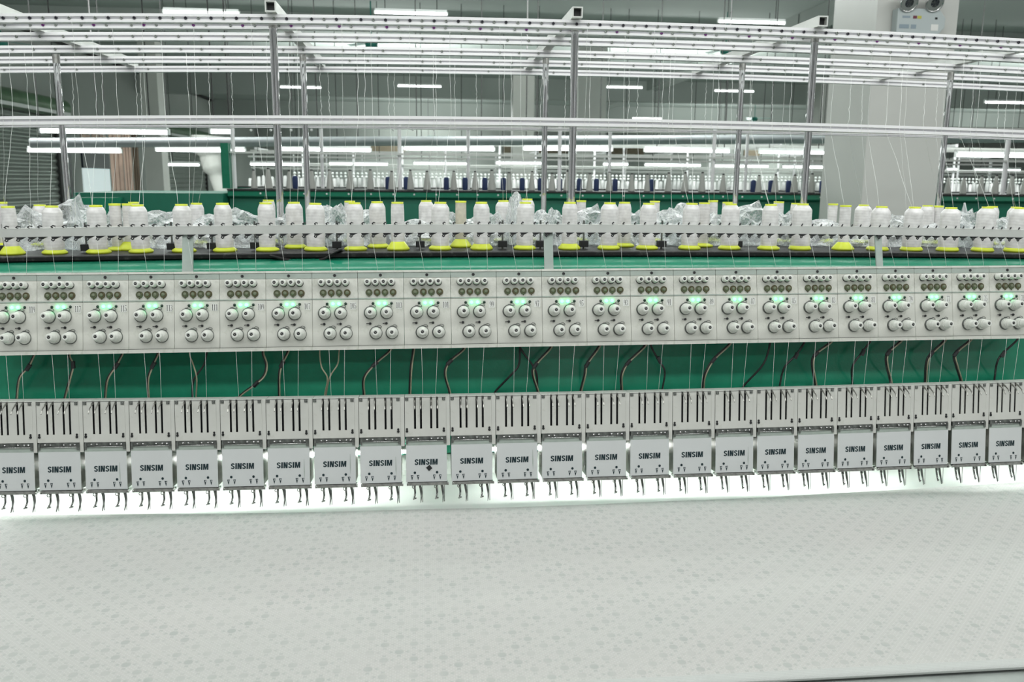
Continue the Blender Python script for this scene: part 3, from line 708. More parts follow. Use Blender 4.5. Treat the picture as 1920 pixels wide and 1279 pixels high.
# ---- thread cones: (centre px, body half width px, cap top px y, row Y, base kind, colour)
CONES = [
 (19, 14, 387, 'F', 't', 'w'), (99, 19, 386, 'F', 's', 'w'), (182, 18, 385, 'F', 's', 'w'), (262, 18, 384, 'F', 's', 'w'), (343, 18, 383, 'F', 's', 'w'), (420, 17, 381, 'F', 's', 'w'),
 (500, 16, 380, 'F', 's', 'w'), (553, 16.5, 379, 'M', 's', 'w'), (591, 18, 381, 'F', 's', 'w'), (666, 16.5, 380, 'F', 's', 'w'), (709, 16, 378, 'M', 's', 'w'), (746, 12.5, 379, 'F', 't', 'w'),
 (825, 17.5, 379, 'F', 's', 'w'), (800, 15, 376, 'B', 's', 'w'), (864, 10.5, 377, 'M', 't', 'y'), (903, 15.5, 379, 'F', 'm', 'w'), (944, 15, 376, 'B', 's', 'w'),
 (984, 16.5, 379, 'F', 's', 'w'), (988, 14, 373, 'B', 's', 'w'), (1068, 14.5, 379, 'F', 'm', 'w'), (1088, 9, 376, 'B', 't', 'e'), (1142, 16.5, 380, 'F', 's', 'w'), (1170, 13, 379, 'M', 's', 'w'),
 (1214, 15.5, 381, 'F', 's', 'w'), (1226, 9.5, 377, 'B', 't', 'w'), (1294, 15.5, 381, 'F', 's', 'w'), (1318, 11, 380, 'M', 's', 'w'), (1335, 8.5, 376, 'B', 't', 'w'), (1369, 16.5, 382, 'F', 's', 'w'),
 (1362, 9.5, 379, 'B', 't', 'w'), (1443, 15, 383, 'F', 's', 'w'), (1456, 9.5, 378, 'B', 't', 'w'), (1502, 17.5, 382, 'F', 's', 'w'), (1490, 10, 381, 'B', 't', 'w'), (1558, 8.5, 382, 'B', 't', 'w'), (1583, 10, 385, 'F', 't', 'w'), (1616, 15, 384, 'B', 's', 'w'),
 (1648, 16.5, 387, 'F', 's', 'w'), (1712, 16.5, 388, 'F', 's', 'w'), (1736, 12, 385, 'B', 's', 'w'), (1756, 8, 386, 'B', 't', 'w'), (1780, 17, 389, 'F', 's', 'w'), (1846, 16.5, 388, 'F', 's', 'w'), (1856, 12, 387, 'B', 's', 'w'), (1907, 16.5, 389, 'F', 's', 'w'), (1900, 14, 388, 'B', 's', 'w'),
 (8, 9, 379, 'B', 's', 'w'), (77, 15, 384, 'B', 's', 'w'), (219, 11, 382, 'M', 's', 'w'), (241, 9, 382, 'M', 't', 'w'), (254, 9, 379, 'B', 't', 'w'), (370, 14, 381, 'B', 's', 'w'), (505, 13, 375, 'B', 's', 'w'), (658, 11, 377, 'B', 's', 'w')]
ROWY = {'F': 2.672, 'M': 2.775, 'B': 3.02}
ROWN = {'F': 'front', 'M': 'second', 'B': 'back'}
cache = {}
def cone_meshes(rb, base):
    key = (round(rb*1000), base)
    if key in cache: return cache[key]
    hb = {'s': .0125, 'm': .018, 't': .026}[base]; rB = .0355; Ht = .150; rc = .0175
    rb = max(rb, .0150)
    m1 = MB(); m1.lathe([(rB-.003, 0), (rB, .003), (rB, .006), (rB-.002, .0085), (max(rb*1.02, .019), hb), (max(rb-.006, .011), hb+.004)], 28); a = m1.mesh('base', M['yellow'])
    top = Ht-.005
    sh = .012 if rb > .019 else .002
    pr = [(rb*.93, hb-.001), (rb*.985, hb+.012), (rb, hb+.04), (rb, Ht*.55), (rb*.985, top-sh-.006), (rb*.96, top-sh-.001), (min(rb, rc+.001)+ (rb-min(rb, rc+.001))*.35, top-sh*.35), (min(rb*.97, rc+.0015), top)]
    m2 = MB(); m2.lathe(pr, 28); b = m2.mesh('wound_thread', M['thread'])
    m3 = MB(); m3.lathe([(min(rc, rb), top-.001), (min(rc, rb)+.0008, Ht+.0005), (min(rc, rb)-.002, Ht+.0005), (min(rc, rb)-.003, top)], 22); c = m3.mesh('cap', M['yellow'])
    cache[key] = (a, b, c); return cache[key]
labels = {}
plist = []
for px, hw, ty, row, base, colr in CONES:
    Y = ROWY[row]; p = at(px, 430, Y); cY = (at(px+hw, 430, Y).x-at(px-hw, 430, Y).x)/2/1.02
    if row == 'B': cY = max(cY, .016)
    z = ztray(p.x)+.0002
    top = at(px, ty, Y).z; hs = max(.86, min(1.12, (top-z)/.150))
    plist.append((px, hw, row, base, colr, p.x, Y, z, cY, hs))
for e in plist:
    px, hw, row, base, colr, X, Y, z, rb, hs = e
    num = num_at(px)
    same = [q for q in plist if num_at(q[0]) == num and q[2] == row]
    size = 'slim ' if hw < 13.5 else 'full '
    col_ = {'w': 'white', 'y': 'cream beige', 'e': 'white and yellow'}[colr]
    lb = f'{size}{col_} thread cone in the {ROWN[row]} row on the tray, above panel {num}'
    if len(same) > 1:
        same.sort(key=lambda q: q[0]); k = same.index(e)
        lb += (', left one' if k == 0 else ', right one') if len(same) == 2 else (', leftmost', ', middle one', ', rightmost')[min(k, 2)]
    t = thing('thread_cone', lb, 'thread cone', (X, Y, z), (0, math.radians(random.uniform(-1.2, 1.2)), random.uniform(0, 6)), group=f'thread cones in the {ROWN[row]} row')
    t.scale = (1, 1, hs)
    a, b, c = cone_meshes(rb, base)
    if row == 'B' and base == 't' : a = cone_meshes(rb, 's')[0]
    put('base', a, t); bo = put('wound_thread', b, t); put('cap', c, t)
    if colr == 'y':
        me = b.copy(); me.materials[0] = M['threadbeige']; bo.data = me

# ---- crumpled plastic bags between the cones
def blob(seed, w, d, h, jag=.5):
    rnd = random.Random(seed); bm = bmesh.new(); bmesh.ops.create_icosphere(bm, subdivisions=3, radius=1)
    dirs = [(Vector((rnd.gauss(0, 1), rnd.gauss(0, 1), rnd.gauss(0, 1))).normalized(), rnd.uniform(3, 9), rnd.uniform(0, 6.3)) for _ in range(22)]
    for v in bm.verts:
        n = v.co.copy(); r = 1.0
        for dd, fq, ph in dirs: r += .045*jag*2*abs(math.sin(fq*n.dot(dd)+ph)) - .03*jag
        r *= rnd.uniform(.90, 1.06); v.co = Vector((n.x*r*w, n.y*r*d, max(-.98, n.z*r)*h))
        v.co.x += v.co.z*rnd.uniform(-.02, .02)
    zmin = min(v.co.z for v in bm.verts)
    for v in bm.verts: v.co.z -= zmin
    me = bpy.data.meshes.new('plastic_bag'); bm.to_mesh(me); bm.free(); me.materials.append(M['bag'])
    for p in me.polygons: p.use_smooth = False
    return me
BAGS = [(58, 30, 396), (140, 34, 380), (222, 20, 400), (300, 34, 400), (388, 20, 405), (455, 40, 398), (530, 20, 405), (627, 30, 392), (690, 22, 398), (775, 30, 412), (846, 24, 400),
        (882, 16, 410), (925, 22, 402), (966, 12, 372), (1012, 18, 398), (1040, 14, 397), (1108, 26, 392), (1188, 22, 400), (1250, 34, 398), (1275, 20, 388), (1345, 20, 404), (1405, 34, 388), (1470, 18, 402),
        (1535, 32, 412), (1600, 20, 425), (1680, 26, 406), (1745, 16, 420), (1808, 24, 400), (1878, 20, 410)]
bcache = [blob(s, 1, 1, 1, 1.3) for s in range(5)]
bseen = {}
for i, (px, hw, ty) in enumerate(BAGS):
    Y = 2.89; a = at(px-hw, 430, Y); b = at(px+hw, 430, Y); X = (a.x+b.x)/2; z = ztray(X)+.0005; h = max(.03, at(px, ty+9, Y).z - z)*.86
    num = num_at(px); bseen.setdefault(num, []).append(i)
    o = bpy.data.objects.new('plastic_bag', bcache[i % 5]); o.location = (X, Y, z); o.scale = ((b.x-a.x)/2.5, .050, h/1.95); link(o)
    extra = '' if len(bseen[num]) == 1 else ', right of the other'
    tag(o, f'crumpled clear plastic bag among the thread cones above panel {num}{extra}', 'plastic bag', 'plastic bags on the tray')
def peak(px, ty, w, Y, sk, lb):           # a bag whose corner stands up
    p = at(px, 440, Y); z = ztray(p.x)+.001; h = at(px, ty, Y).z - z
    rnd = random.Random(px); bm = bmesh.new(); bmesh.ops.create_cone(bm, cap_ends=True, segments=14, radius1=1, radius2=.03, depth=1)
    bmesh.ops.subdivide_edges(bm, edges=bm.edges[:], cuts=3, use_grid_fill=True)
    for v in bm.verts:
        f = v.co.z+.5; k = 1+.28*math.sin(5*math.atan2(v.co.y, v.co.x)+f*4)
        v.co = Vector((v.co.x*w*k*(1-.35*f) + sk*f + rnd.uniform(-.003, .003), v.co.y*.04*k + rnd.uniform(-.002, .002), f*h + rnd.uniform(-.002, .002)*(f > .05)))
    me = bpy.data.meshes.new('plastic_bag'); bm.to_mesh(me); bm.free(); me.materials.append(M['bag'])
    o = bpy.data.objects.new('plastic_bag', me); o.location = (p.x, Y, z); link(o); tag(o, lb, 'plastic bag', 'plastic bags on the tray')
peak(146, 377, .055, 2.84, 0, 'clear plastic bag with one corner standing up in a tall peak above panel 117')
peak(626, 385, .050, 2.90, -.02, 'plastic bag rising to a folded corner beside the thread cones above panel 107')
peak(958, 368, .022, 2.90, .02, 'narrow bluish plastic bag standing tall left of the cone above panel 97')
peak(1118, 388, .045, 2.90, .02, 'plastic bag with a slanting shiny top above panel 93')
peak(1812, 381, .040, 2.90, -.02, 'plastic bag with a twisted tail standing up near the right edge')

# ---- hold-down rods with black blocks
for px in (8, 109, 162, 323, 398, 479, 632, 788, 942, 1013, 1094, 1240, 1382):
    Y = 2.70; p = at(px, 460, Y); z = ztray(p.x); 
    t = thing('rod_block', f'black block with a thin upright rod on the tray above panel {num_at(px)}' + (', right one' if px == 162 else ''), 'bracket', (p.x, Y, z), group='black rod blocks on the tray')
    m = MB(); m.box(-.014, .014, -.012, .012, .006, .026); m.build('block', M['black'], t, .0015)
    m = MB(); m.cyl((0, 0, 0), (0, 0, .09), .0030, n=8); m.build('rod', M['steeldark'], t)

# ---- guide bar with wire guides
YG = 2.515
zg = line(YG, [(0, 437.5), (240, 434), (480, 430), (760, 427.5), (960, 428), (1240, 429.5), (1440, 431.5), (1700, 434.5), (1900, 437)])
g = thing('guide_bar', 'white flat bar with dark wire guides crossing in front of the thread cones', 'guide bar', (0, YG, zg(0)))
zg0 = zg(0)
m = MB(); m.ext([(0, -.0122), (.012, -.0122), (.012, .0122), (0, .0122)], path(zg, X0, X1, 60, zg0)); m.build('bar', M['alu2'], g)
for px, w in ((355, 19), (1027, 17), (1642, 13.5)):
    p = at(px, 470, YG+.014); zb_ = zlip(p.x)+HP*math.cos(TP)-zg0-.002
    m = MB(); hw = w/1600*YG/2; dy = ytop-YG
    m.add([(p.x-hw, .012, 0), (p.x+hw, .012, 0), (p.x+hw, .017, 0), (p.x-hw, .017, 0), (p.x-hw, dy-.002, zb_), (p.x+hw, dy-.002, zb_), (p.x+hw, dy+.004, zb_), (p.x-hw, dy+.004, zb_)],
          [(0, 1, 5, 4), (3, 7, 6, 2), (0, 4, 7, 3), (1, 2, 6, 5), (0, 3, 2, 1), (4, 5, 6, 7)]); m.build('support', M['support'], g)
def g_guide(mb):
    mb.tube([(.004, .010, .0165), (.001, .002, .0185), (-.003, -.002, .0150), (-.001, .004, .0128)], .0019, 5)
    mb.tube([(.004, .009, .0125), (.004, .014, 0), (.003, .009, -.0125)], .0014, 5)
    mb.tube([(.012, .012, -.0130), (.004, .006, -.0150), (-.003, .000, -.0180), (-.0048, -.001, -.0212), (-.0015, .000, -.0238), (.0020, .001, -.0215), (.0010, .002, -.0185), (.006, .006, -.0160)], .0020, 5)
    mb.prism([(-.005, -.0150), (.002, -.0200), (.018, -.0122), (-.006, -.0122)], .001, .011)
wg_me = mk(g_guide, 'wire_guide', M['black'])
xg = [(BX[i] + (BX[i+1]-BX[i])*f) for i in range(24) for f in (.08, .33, .58, .83)]
GX = []
for px in xg:
    if px < -6 or px > 1930: continue
    X = xat(px+random.uniform(-2, 2), YG, 430); GX.append((px, X)); put('wire_guide', wg_me, g, (X, -.002, zg(X)-zg0))

# ---- top thread rails, mid rails, cross arms and chrome posts
def rail(name, lb, Y, pts, hpx, cat='rail', x0=-3.0, x1=4.6):
    f = line(Y, pts); s_ = hpx/1600*Y/2
    t = thing(name, lb, cat, (0, Y, f(0)), group='white thread rails')
    pth = path(f, x0, x1, 70, f(0))
    m = MB(); d = .030
    m.ext([(.0, -s_), (d, -s_), (d, s_), (0, s_), (0, s_*.30), (.003, s_*.2), (.003, -s_*.2), (0, -s_*.30)], pth); m.build('extrusion', M['alu'], t)
    m = MB(); m.ext([(.0020, -s_*.21), (.0028, -s_*.21), (.0028, s_*.21), (.0020, s_*.21)], pth); m.build('groove', M['groove'], t)
    return t, f, s_
def g_eye(mb): mb.lathe([(.0046, -.001), (.0050, .002), (.0042, .0035), (.0024, .0035), (.0020, .001)], 10, aim(0, 0))
eye = {k: mk(g_eye, 'eyelet', M[k]) for k in ('greyeye', 'dkeye', 'purple')}
hole_me = mk(lambda mb: mb.lathe([(.0022, 0), (.0022, .0022)], 8, aim(0, 0)), 'hole', M['black'])
RAILS = [
 ('frontmost top rail, white, studded with close dark and grey eyelets', 2.83, [(0, 33), (320, 34.5), (640, 36), (960, 40), (1280, 51.5), (1560, 63.5), (1900, 78)], 14.5, 1),
 ('second white top rail with eyelets in threes, purple ones in the middle', 2.92, [(0, 46), (320, 47), (640, 50), (960, 53), (1280, 63), (1560, 74), (1900, 89)], 12, 2),
 ('third white top rail from the front with evenly spaced grey eyelets', 3.17, [(0, 67.5), (320, 69.5), (640, 70.5), (960, 73), (1280, 83), (1560, 95), (1900, 108)], 13.5, 3),
 ('fourth white top rail from the front, eyelets in threes with gaps', 3.48, [(0, 91.5), (320, 93), (640, 94), (960, 97.5), (1280, 106), (1560, 118), (1900, 131)], 12, 4),
 ('fifth white top rail from the front with eyelets in pairs', 3.77, [(0, 112), (320, 113), (640, 113), (960, 116), (1280, 125), (1560, 136), (1900, 148)], 11, 5),
 ('rearmost white top rail with a few widely spaced eyelets', 4.08, [(0, 130), (320, 131), (640, 130), (960, 133), (1280, 141), (1560, 152), (1900, 165)], 10, 6)]
RF = []
PT = .0378
for lb, Y, pts, hp, k in RAILS:
    t, f, s_ = rail('thread_rail', lb, Y, pts, hp, 'rail'); RF.append((Y, f))
    xa, xb = xat(-6, Y, 60)+.0, xat(1926, Y, 80)
    i = 0
    X = math.floor(xa/PT)*PT
    while X < xb:
        n = round(X/PT); key = None
        if k == 1: key = 'dkeye' if n % 2 else 'greyeye'
        elif k == 2: key = {0: 'greyeye', 1: 'purple', 2: 'greyeye'}.get(n % 4)
        elif k == 3 and n % 2 == 0: key = 'greyeye'
        elif k == 4 and n % 2 == 0 and (n//2) % 4 != 3: key = 'greyeye'
        elif k == 5 and n % 2 == 0 and (n//2) % 4 in (0, 1): key = 'greyeye'
        elif k == 6 and n % 8 == 0: key = 'greyeye'
        if key and X > xa: 
            e = put('eyelet', eye[key], t, (X, 0, f(X)-f(0)-.0005))
        X += PT
zm_pts = [(0, 226), (320, 225), (640, 224.5), (960, 226), (1280, 233), (1560, 240), (1900, 250)]
tmid, fmid, _ = rail('cross_rail', 'single white grooved rail crossing below the six top rails, in front of the posts', 2.86, zm_pts, 14.5, 'rail')
tb, fb, _ = rail('cross_rail', 'thin grey rail behind the single white rail, on the back posts', 3.66, [(0, 236), (480, 238), (960, 241), (1500, 250), (1900, 260)], 4, 'rail')
def arm(px, py, lb):
    a = at(px, py, 2.80); X = a.x
    z0_ = RF[0][1](X) + .0135 + .0172; z1_ = RF[5][1](X) + .0105 + .0172; sl = math.atan((z1_-z0_)/(RF[5][0]-RF[0][0])); z = z0_ - .03*math.tan(sl)
    t = thing('square_bar', lb, 'bar', (X, 2.80, z), (sl, 0, 0), group='cross arms over the rails')
    s_ = .0165; m = MB(); L_ = 1.34
    for q in ((-s_, -s_+.004, -s_, s_), (s_-.004, s_, -s_, s_), (-s_+.004, s_-.004, -s_, -s_+.004), (-s_+.004, s_-.004, s_-.004, s_)): m.box(q[0], q[1], 0, L_, q[2], q[3])
    m.build('square_tube', M['alu2'], t)
    m = MB(); m.box(-s_+.0041, s_-.0041, .02, L_-.01, -s_+.0041, s_-.0041); m.build('core', M['black'], t)
    return a
arm(-28, 30, 'white square arm crossing the top rails at the far left'); arm(507, 20, 'white square arm on the left chrome front post'); arm(1083, 29, 'white square arm on the middle chrome front post'); arm(1543, 48, 'white square arm on the right chrome front post'); arm(2030, 70, 'white square arm reaching in from the right edge over the rightmost back post')
ZA = .0165
def post(px, Y, ytop_px, d, lb, pyt):
    a = at(px, pyt, Y)
    t = thing('chrome_post', lb, 'post', (a.x, Y, ztray(a.x)), group='chrome posts of the thread rack')
    L_ = at(px, ytop_px, Y).z - ztray(a.x)
    m = MB(); m.cyl((0, 0, 0), (0, 0, L_), d/2, n=20); m.build('tube', M['chrome2'], t)
    m = MB(); m.cyl((0, 0, L_-.03), (0, 0, L_+.004), d/2+.0015, n=16); m.build('collar', M['steel'], t)
    m = MB(); m.cyl((0, 0, .0), (0, 0, .006), d/2+.012, n=16); m.build('flange', M['steeldark'], t)
for px, lb in ((518, 'left'), (1075, 'middle'), (1519, 'right')):
    post(px, 2.89, {518: 34, 1075: 42, 1519: 62}[px], .0245, f'{lb} chrome front post holding up the thread rails', 200)
for px, w_, yt in ((113, 'leftmost', 104), (571, 'second from left', 101), (1022, 'middle', 106), (1388, 'fourth from left', 118), (1777, 'rightmost', 137)):
    post(px, 3.66, yt, .0245, f'{w_} chrome back post of the thread rack', 200)

# ---- threads
def strand(pts, lb, grp, r=.00047, wob=.004, n=5):
    P3 = [Vector(p) for p in pts]; out = []
    for a, b in zip(P3, P3[1:]):
        k = max(2, int((b-a).length/.06)) if wob else 2
        for j in range(k):
            q = a.lerp(b, j/k)
            if wob and 0 < j: q = q + Vector((random.uniform(-wob, wob), 0, 0))
            out.append(q)
    out.append(P3[-1])
    if wob: out = spline(out, 3)
    c = out[0]
    m = MB(); m.tube([p-c for p in out], r, 4)
    o = m.build('thread', M['strand']); o.location = c; tag(o, lb, 'thread', grp)
UP = [8, 27, 55, 70, 100, 140, 148, 184, 196, 222, 258, 268, 277, 310, 355, 372, 395, 437, 478, 505, 545, 562, 602, 617,
      645, 672, 686, 698, 728, 740, 770, 812, 818, 844, 853, 893, 936, 945, 958, 976, 1015, 1060, 1098, 1104, 1140, 1168, 1178, 1195, 1222, 1240, 1254, 1262,
      1294, 1322, 1332, 1345, 1370, 1404, 1408, 1446, 1466, 1481, 1540, 1557, 1592, 1614, 1626, 1661, 1686, 1694, 1731, 1755, 1764, 1798, 1820, 1831, 1869, 1885, 1900]
fronts = sorted([(e[0], e) for e in plist], key=lambda q: q[0])
for i, px in enumerate(UP):
    Y, f = RF[[0, 2, 3, 1, 4, 5][i % 6]]
    a = at(px, 200, Y); top = Vector((a.x, Y-.001, f(a.x)-.012))
    slant = 0 if px < 900 else (px-900)/1000*26
    pm = at(px, 232, 2.855); mid = Vector((pm.x, 2.853, fmid(pm.x)))
    e = min(fronts, key=lambda q: abs(q[0]-(px+slant)))[1]
    if i % 3 != 2: end = Vector((e[5]+random.uniform(-.012, .012), e[6], e[7]+.151*e[9]))
    else:
        q = at(px+slant, 440, 2.80); end = Vector((q.x, 2.80, ztray(q.x)+.03))
    strand([top, mid + Vector((random.uniform(-.004, .004), .0, 0)), end], 'thin white thread hanging from the top rails down to the cones', 'threads between the rails and the cones', wob=.0022)
for i in range(24):
    xl, xr = WP[i]; w = xr-xl
    for k, fx in enumerate((.44, .80)):
        xb = xl+w*fx; xt = xb - (.017 if k == 0 else .002)
        strand([(xt, YG-.002, zg(xt)-.022), (xb, ytop-.012, zlip(xb)+HP*math.cos(TP)-.003)], 'fine white thread slanting from the guide bar to a tension panel', 'threads between the guide bar and the panels', r=.00035, wob=0)
    for k, fx in enumerate((.36, .70)):
        xt = xl+w*fx; xb = HX[i] + (-.012 if k == 0 else .024)
        strand([(xt, YB-.012, zlip(xt)+.006), (xb, YH+.008, zhead(xb)+.001)], 'fine white thread running from a tension panel down to a head', 'threads between the panels and the heads', r=.00035, wob=0)

# ================================================================== THE HALL
def plane_box(name, m, x0, x1, y0, y1, z0, z1, parent=None, bevel=0):
    c = ((x0+x1)/2, (y0+y1)/2, (z0+z1)/2); mb = MB(); mb.box(x0-c[0], x1-c[0], y0-c[1], y1-c[1], z0-c[2], z1-c[2])
    return mb.build(name, m, parent, bevel, loc=c)
ZC = CZ + 3.10
LW = -8.4
struct(plane_box('floor', M['floor'], -9, 40, -4, 46, -.1, 0))
struct(plane_box('ceiling', M['ceil'], -9, 40, 5.5, 46, ZC, ZC+.2))
struct(plane_box('wall_left', M['farwall'], LW-.2, LW, 5.5, 46, 0, ZC))
struct(plane_box('wall_back', M['farwall'], -9, 40, 45, 45.2, 0, ZC))
for k, (Y, d) in enumerate(((17.3, .32), (27.0, .62), (36.0, .6))):
    struct(plane_box(f'trim_{k+1}', M['beam'], LW, 40, Y, Y+.4, ZC-d, ZC-.001))
struct(plane_box('trim_4', M['beam'], xat(1600, 15, 100)-.6, xat(1600, 15, 100)-.2, 8, 44, ZC-.28, ZC-.002))
# columns
a, b = at(1630, 200, 6.0), at(1779, 200, 6.0)
def column(x0, x1, Y, d, lb):
    o = plane_box('column', M['colm'], x0, x1, Y, Y+d, 0, ZC-.003); tag(o, lb, 'column'); return o
column(a.x, b.x, 6.0, .66, 'large pale concrete column carrying the twin emergency lamp')
for px0, px1, Y, lb in ((962, 1002, 24.5, 'distant pale column between the chrome posts left of the middle'), (1084, 1137, 18.0, 'distant grey column just right of the middle chrome front post'),
                        (1538, 1553, 26, 'thin distant white column seen left of the large column'), (264, 297, 21.0, 'grey pier just right of the boards at left')):
    column(xat(px0, Y, 190), xat(px1, Y, 190), Y, .5, lb)
# emergency light
YE = 5.99
c = at(1716, 45, YE); W_ = at(1765, 45, YE).x - at(1676, 45, YE).x; H_ = at(1716, 20, YE).z - at(1716, 70, YE).z
t = thing('emergency_light', 'grey emergency light box with two round lamp heads on the large column', 'emergency light', (c.x, YE, c.z))
n = 10; hw = W_/2; hh = H_/2
prof_ = [(-hw, -hh), (hw*.72, -hh), (hw, -hh*.35), (hw, hh*.35), (hw*.72, hh), (-hw, hh)]
m = MB(); m.prism(prof_, -.075, 0); m.build('housing', M['lightgrey'], t, .006)
M['redm'] = mat('dark_red_print', (.12, .01, .03), .5); M['yelm'] = mat('yellow_print', (.45, .42, .05), .5); M['greym'] = mat('blue_grey_print', (.22, .28, .32), .5)
for nm, m_, x0, x1, z0, z1 in (('red_square', 'redm', -.36, -.20, .24, .46), ('yellow_square', 'yelm', -.18, -.01, .24, .46), ('grey_print', 'greym', -.80, -.48, .28, .44), ('grey_print', 'greym', -.9, -.5, -.5, -.2), ('round_badge', 'greym', -.42, -.2, -.5, -.2), ('test_button', 'ink', .56, .66, .22, .38), ('socket', 'tagw', .42, .72, -.62, -.15)):
    m = MB(); m.box(hw*x0, hw*x1, -.0765, -.0752, hh*z0, hh*z1); m.build(nm, M[m_], t)
for px in (1699, 1747):
    p = at(px, 2, YE-.06) - t.location
    q = MB(); q.lathe([(.01, -.03), (.035, -.02), (.058, .02), (.064, .05), (.060, .056), (.054, .050)], 22, Matrix.Translation(p) @ Matrix.Rotation(math.radians(115), 4, 'X')); lh = q.build('lamp_head', M['chrome'], t)
    q = MB(); q.lathe([(.052, .048), (.03, .050), (.001, .050)], 20, Matrix.Translation(p) @ Matrix.Rotation(math.radians(115), 4, 'X')); q.build('lens', M['winglass'], lh)
    q = MB(); q.cyl((p.x, -.035, hh), (p.x, -.035, p.z), .008); q.build('neck', M['steel'], t)

# ---- tube lamps
def tube_lamp(px0, px1, py, Y, lb, grp, wires=True):
    a, b = at(px0, py, Y), at(px1, py, Y); c = (a+b)/2; L_ = (b.x-a.x)/2
    t = thing('tube_lamp', lb, 'lamp', c, group=grp)
    m = MB(); m.lathe([(.017, -L_), (.017, L_)], 10, Matrix.Rotation(PI/2, 4, 'Y')); m.build('tube', M['tube'], t)
    m = MB(); m.box(-L_, L_, -.03, .03, .020, .055); m.box(-L_-.015, -L_+.002, -.018, .018, -.02, .03); m.box(L_-.002, L_+.015, -.018, .018, -.02, .03); m.build('batten', M['lampbody'], t)
    if wires and ZC - c.z > .2:
        for s in (-.72, .72):
            m = MB(); m.cyl((L_*s, 0, .055), (L_*s, 0, ZC-c.z-.01), .006, n=6); m.build('hanging_wire', M['wire'], t)
for px0, px1, py, Y, lb in (
  (307, 448, 24, 13.2, 'ceiling tube lamp above the top rails left of the left front post'), (703, 838, 25, 13.2, 'ceiling tube lamp above the top rails in the middle'), (1347, 1471, 42, 13.2, 'ceiling tube lamp above the top rails at right'),
  (526, 602, 164, 24, 'ceiling tube lamp seen beside the left chrome posts'), (746, 827, 162, 24, 'ceiling tube lamp seen between rails and cross rail in the middle'), (1134, 1204, 164, 24, 'ceiling tube lamp seen right of the middle chrome post'), (1340, 1413, 171, 24, 'ceiling tube lamp seen behind the fourth back post'),
  (1186, 1240, 222, 33, 'far ceiling tube lamp just above the cross rail'), (1846, 1990, 193, 16.6, 'bright tube lamp at the right edge glowing on the ceiling beam')):
    tube_lamp(px0, px1, py, Y, lb, 'ceiling tube lamps')
NAMES = ['leftmost', 'second from left', 'third from left', 'fourth from left', 'fifth from left', 'sixth from left', 'seventh from left', 'rightmost']
for row, py, Y, nm, segs in (('upper', 247, 8.0, 'low tube lamp just under the cross rail', [(77, 315), (396, 436)]),
   ('middle', 282, 11.5, 'low tube lamp of the row above the second machine', [(54, 226), (294, 459), (527, 695), (758, 926), (982, 1147), (1209, 1367), (1424, 1552), (1793, 1960)]),
   ('lower', 311, 16.0, 'tube lamp of the farther low row behind the cones', [(316, 374), (470, 572), (618, 727), (776, 880), (930, 1020), (1131, 1177), (1209, 1313), (1340, 1440), (1467, 1551), (1775, 1797), (1826, 1912)])):
    for i, (p0, p1) in enumerate(segs):
        dy = {True: 0, False: 0}[True]
        yy = interp([(0, py+2), (400, py), (1000, py-3), (1552, py+5), (1960, py+12)], (p0+p1)/2) if row != 'upper' else py
        if row == 'lower': yy -= 2
        w_ = 'leftmost' if i == 0 else ('rightmost' if i == len(segs)-1 else f'number {i+1} counted from the left')
        tube_lamp(p0, p1, yy, Y, f'{nm}, {w_}', f'{row} row of low tube lamps', True)

# ---- ceiling fans
for px, py, lb in ((696, 80, 'teal ceiling fan seen between the top rails left of the middle'), (1361, 92, 'teal ceiling fan seen between the top rails at right'), (1415, 222, 'small teal ceiling fan hub just above the cross rail'), (2, 76, 'teal ceiling fan at the left edge')):
    Y = 16 if py < 200 else 30
    p = at(px, py, Y); t = thing('ceiling_fan', lb, 'ceiling fan', p, group='ceiling fans')
    m = MB(); m.lathe([(.04, -.10), (.10, -.08), (.11, 0), (.08, .04)], 16); m.build('hub', M['fan'], t)
    m = MB(); m.cyl((0, 0, .04), (0, 0, ZC-p.z-.01), .012, n=8); m.build('rod', M['fan'], t)
    for k in range(3):
        m = MB(); m.box(.1, .55, -.05, .05, -.004, .004, Matrix.Rotation(2.1*k+.5*px, 4, 'Z') @ Matrix.Rotation(.15, 4, 'X')); m.build('blade', M['fan'], t)

# ---- left wall: shutters, window, boards, ducts
def yl(px): # distance at which the left wall projects to px
    d = R @ Vector(((px-W/2)/FPX, -(340-H/2)/FPX, -1)); return LW*d.y/d.x
def shutter(px0, px1, zt_, lb):
    y0, y1 = yl(px0), yl(px1); z1 = zt_
    t = thing('roller_shutter', lb, 'roller shutter', (LW+.02, (y0+y1)/2, 0))
    h = (y1-y0)/2; vs = []; n = 80
    pr = [(.0 + .035*(.5+.5*math.cos(2*PI*(k/8))), z1*k/(n*2)) for k in range(n*2+1)]
    m = MB()
    for x, z in pr: m.v += [(x, -h, z), (x, h, z)]
    for k in range(len(pr)-1): m.f.append((2*k, 2*k+1, 2*k+3, 2*k+2)); m.s.append(True)
    m.build('slats', M['shutter'], t)
    m = MB(); m.box(0, .08, h, h+.10, 0, z1+.1); m.build('guide_rail', M['wire'], t); m = MB(); m.box(0, .08, -h-.10, -h, 0, z1+.1); m.build('guide_rail', M['wire'], t)
    m = MB(); m.lathe([(.20, -h-.1), (.20, h+.1)], 20, Matrix.Translation((.2, 0, z1+.22)) @ Matrix.Rotation(-PI/2, 4, 'X')); m.build('roll_housing', M['greenhouse'], t)
    m = MB(); m.box(.36, .42, -h, h, z1+.05, z1+.12); m.build('housing_strip', M['lampbody'], t)
shutter(-90, 106, at(60, 205, 18.3).z, 'large corrugated roller shutter with green roll housing at the far left')
shutter(300, 384, at(340, 262, 31).z, 'smaller corrugated roller shutter behind the white duct')
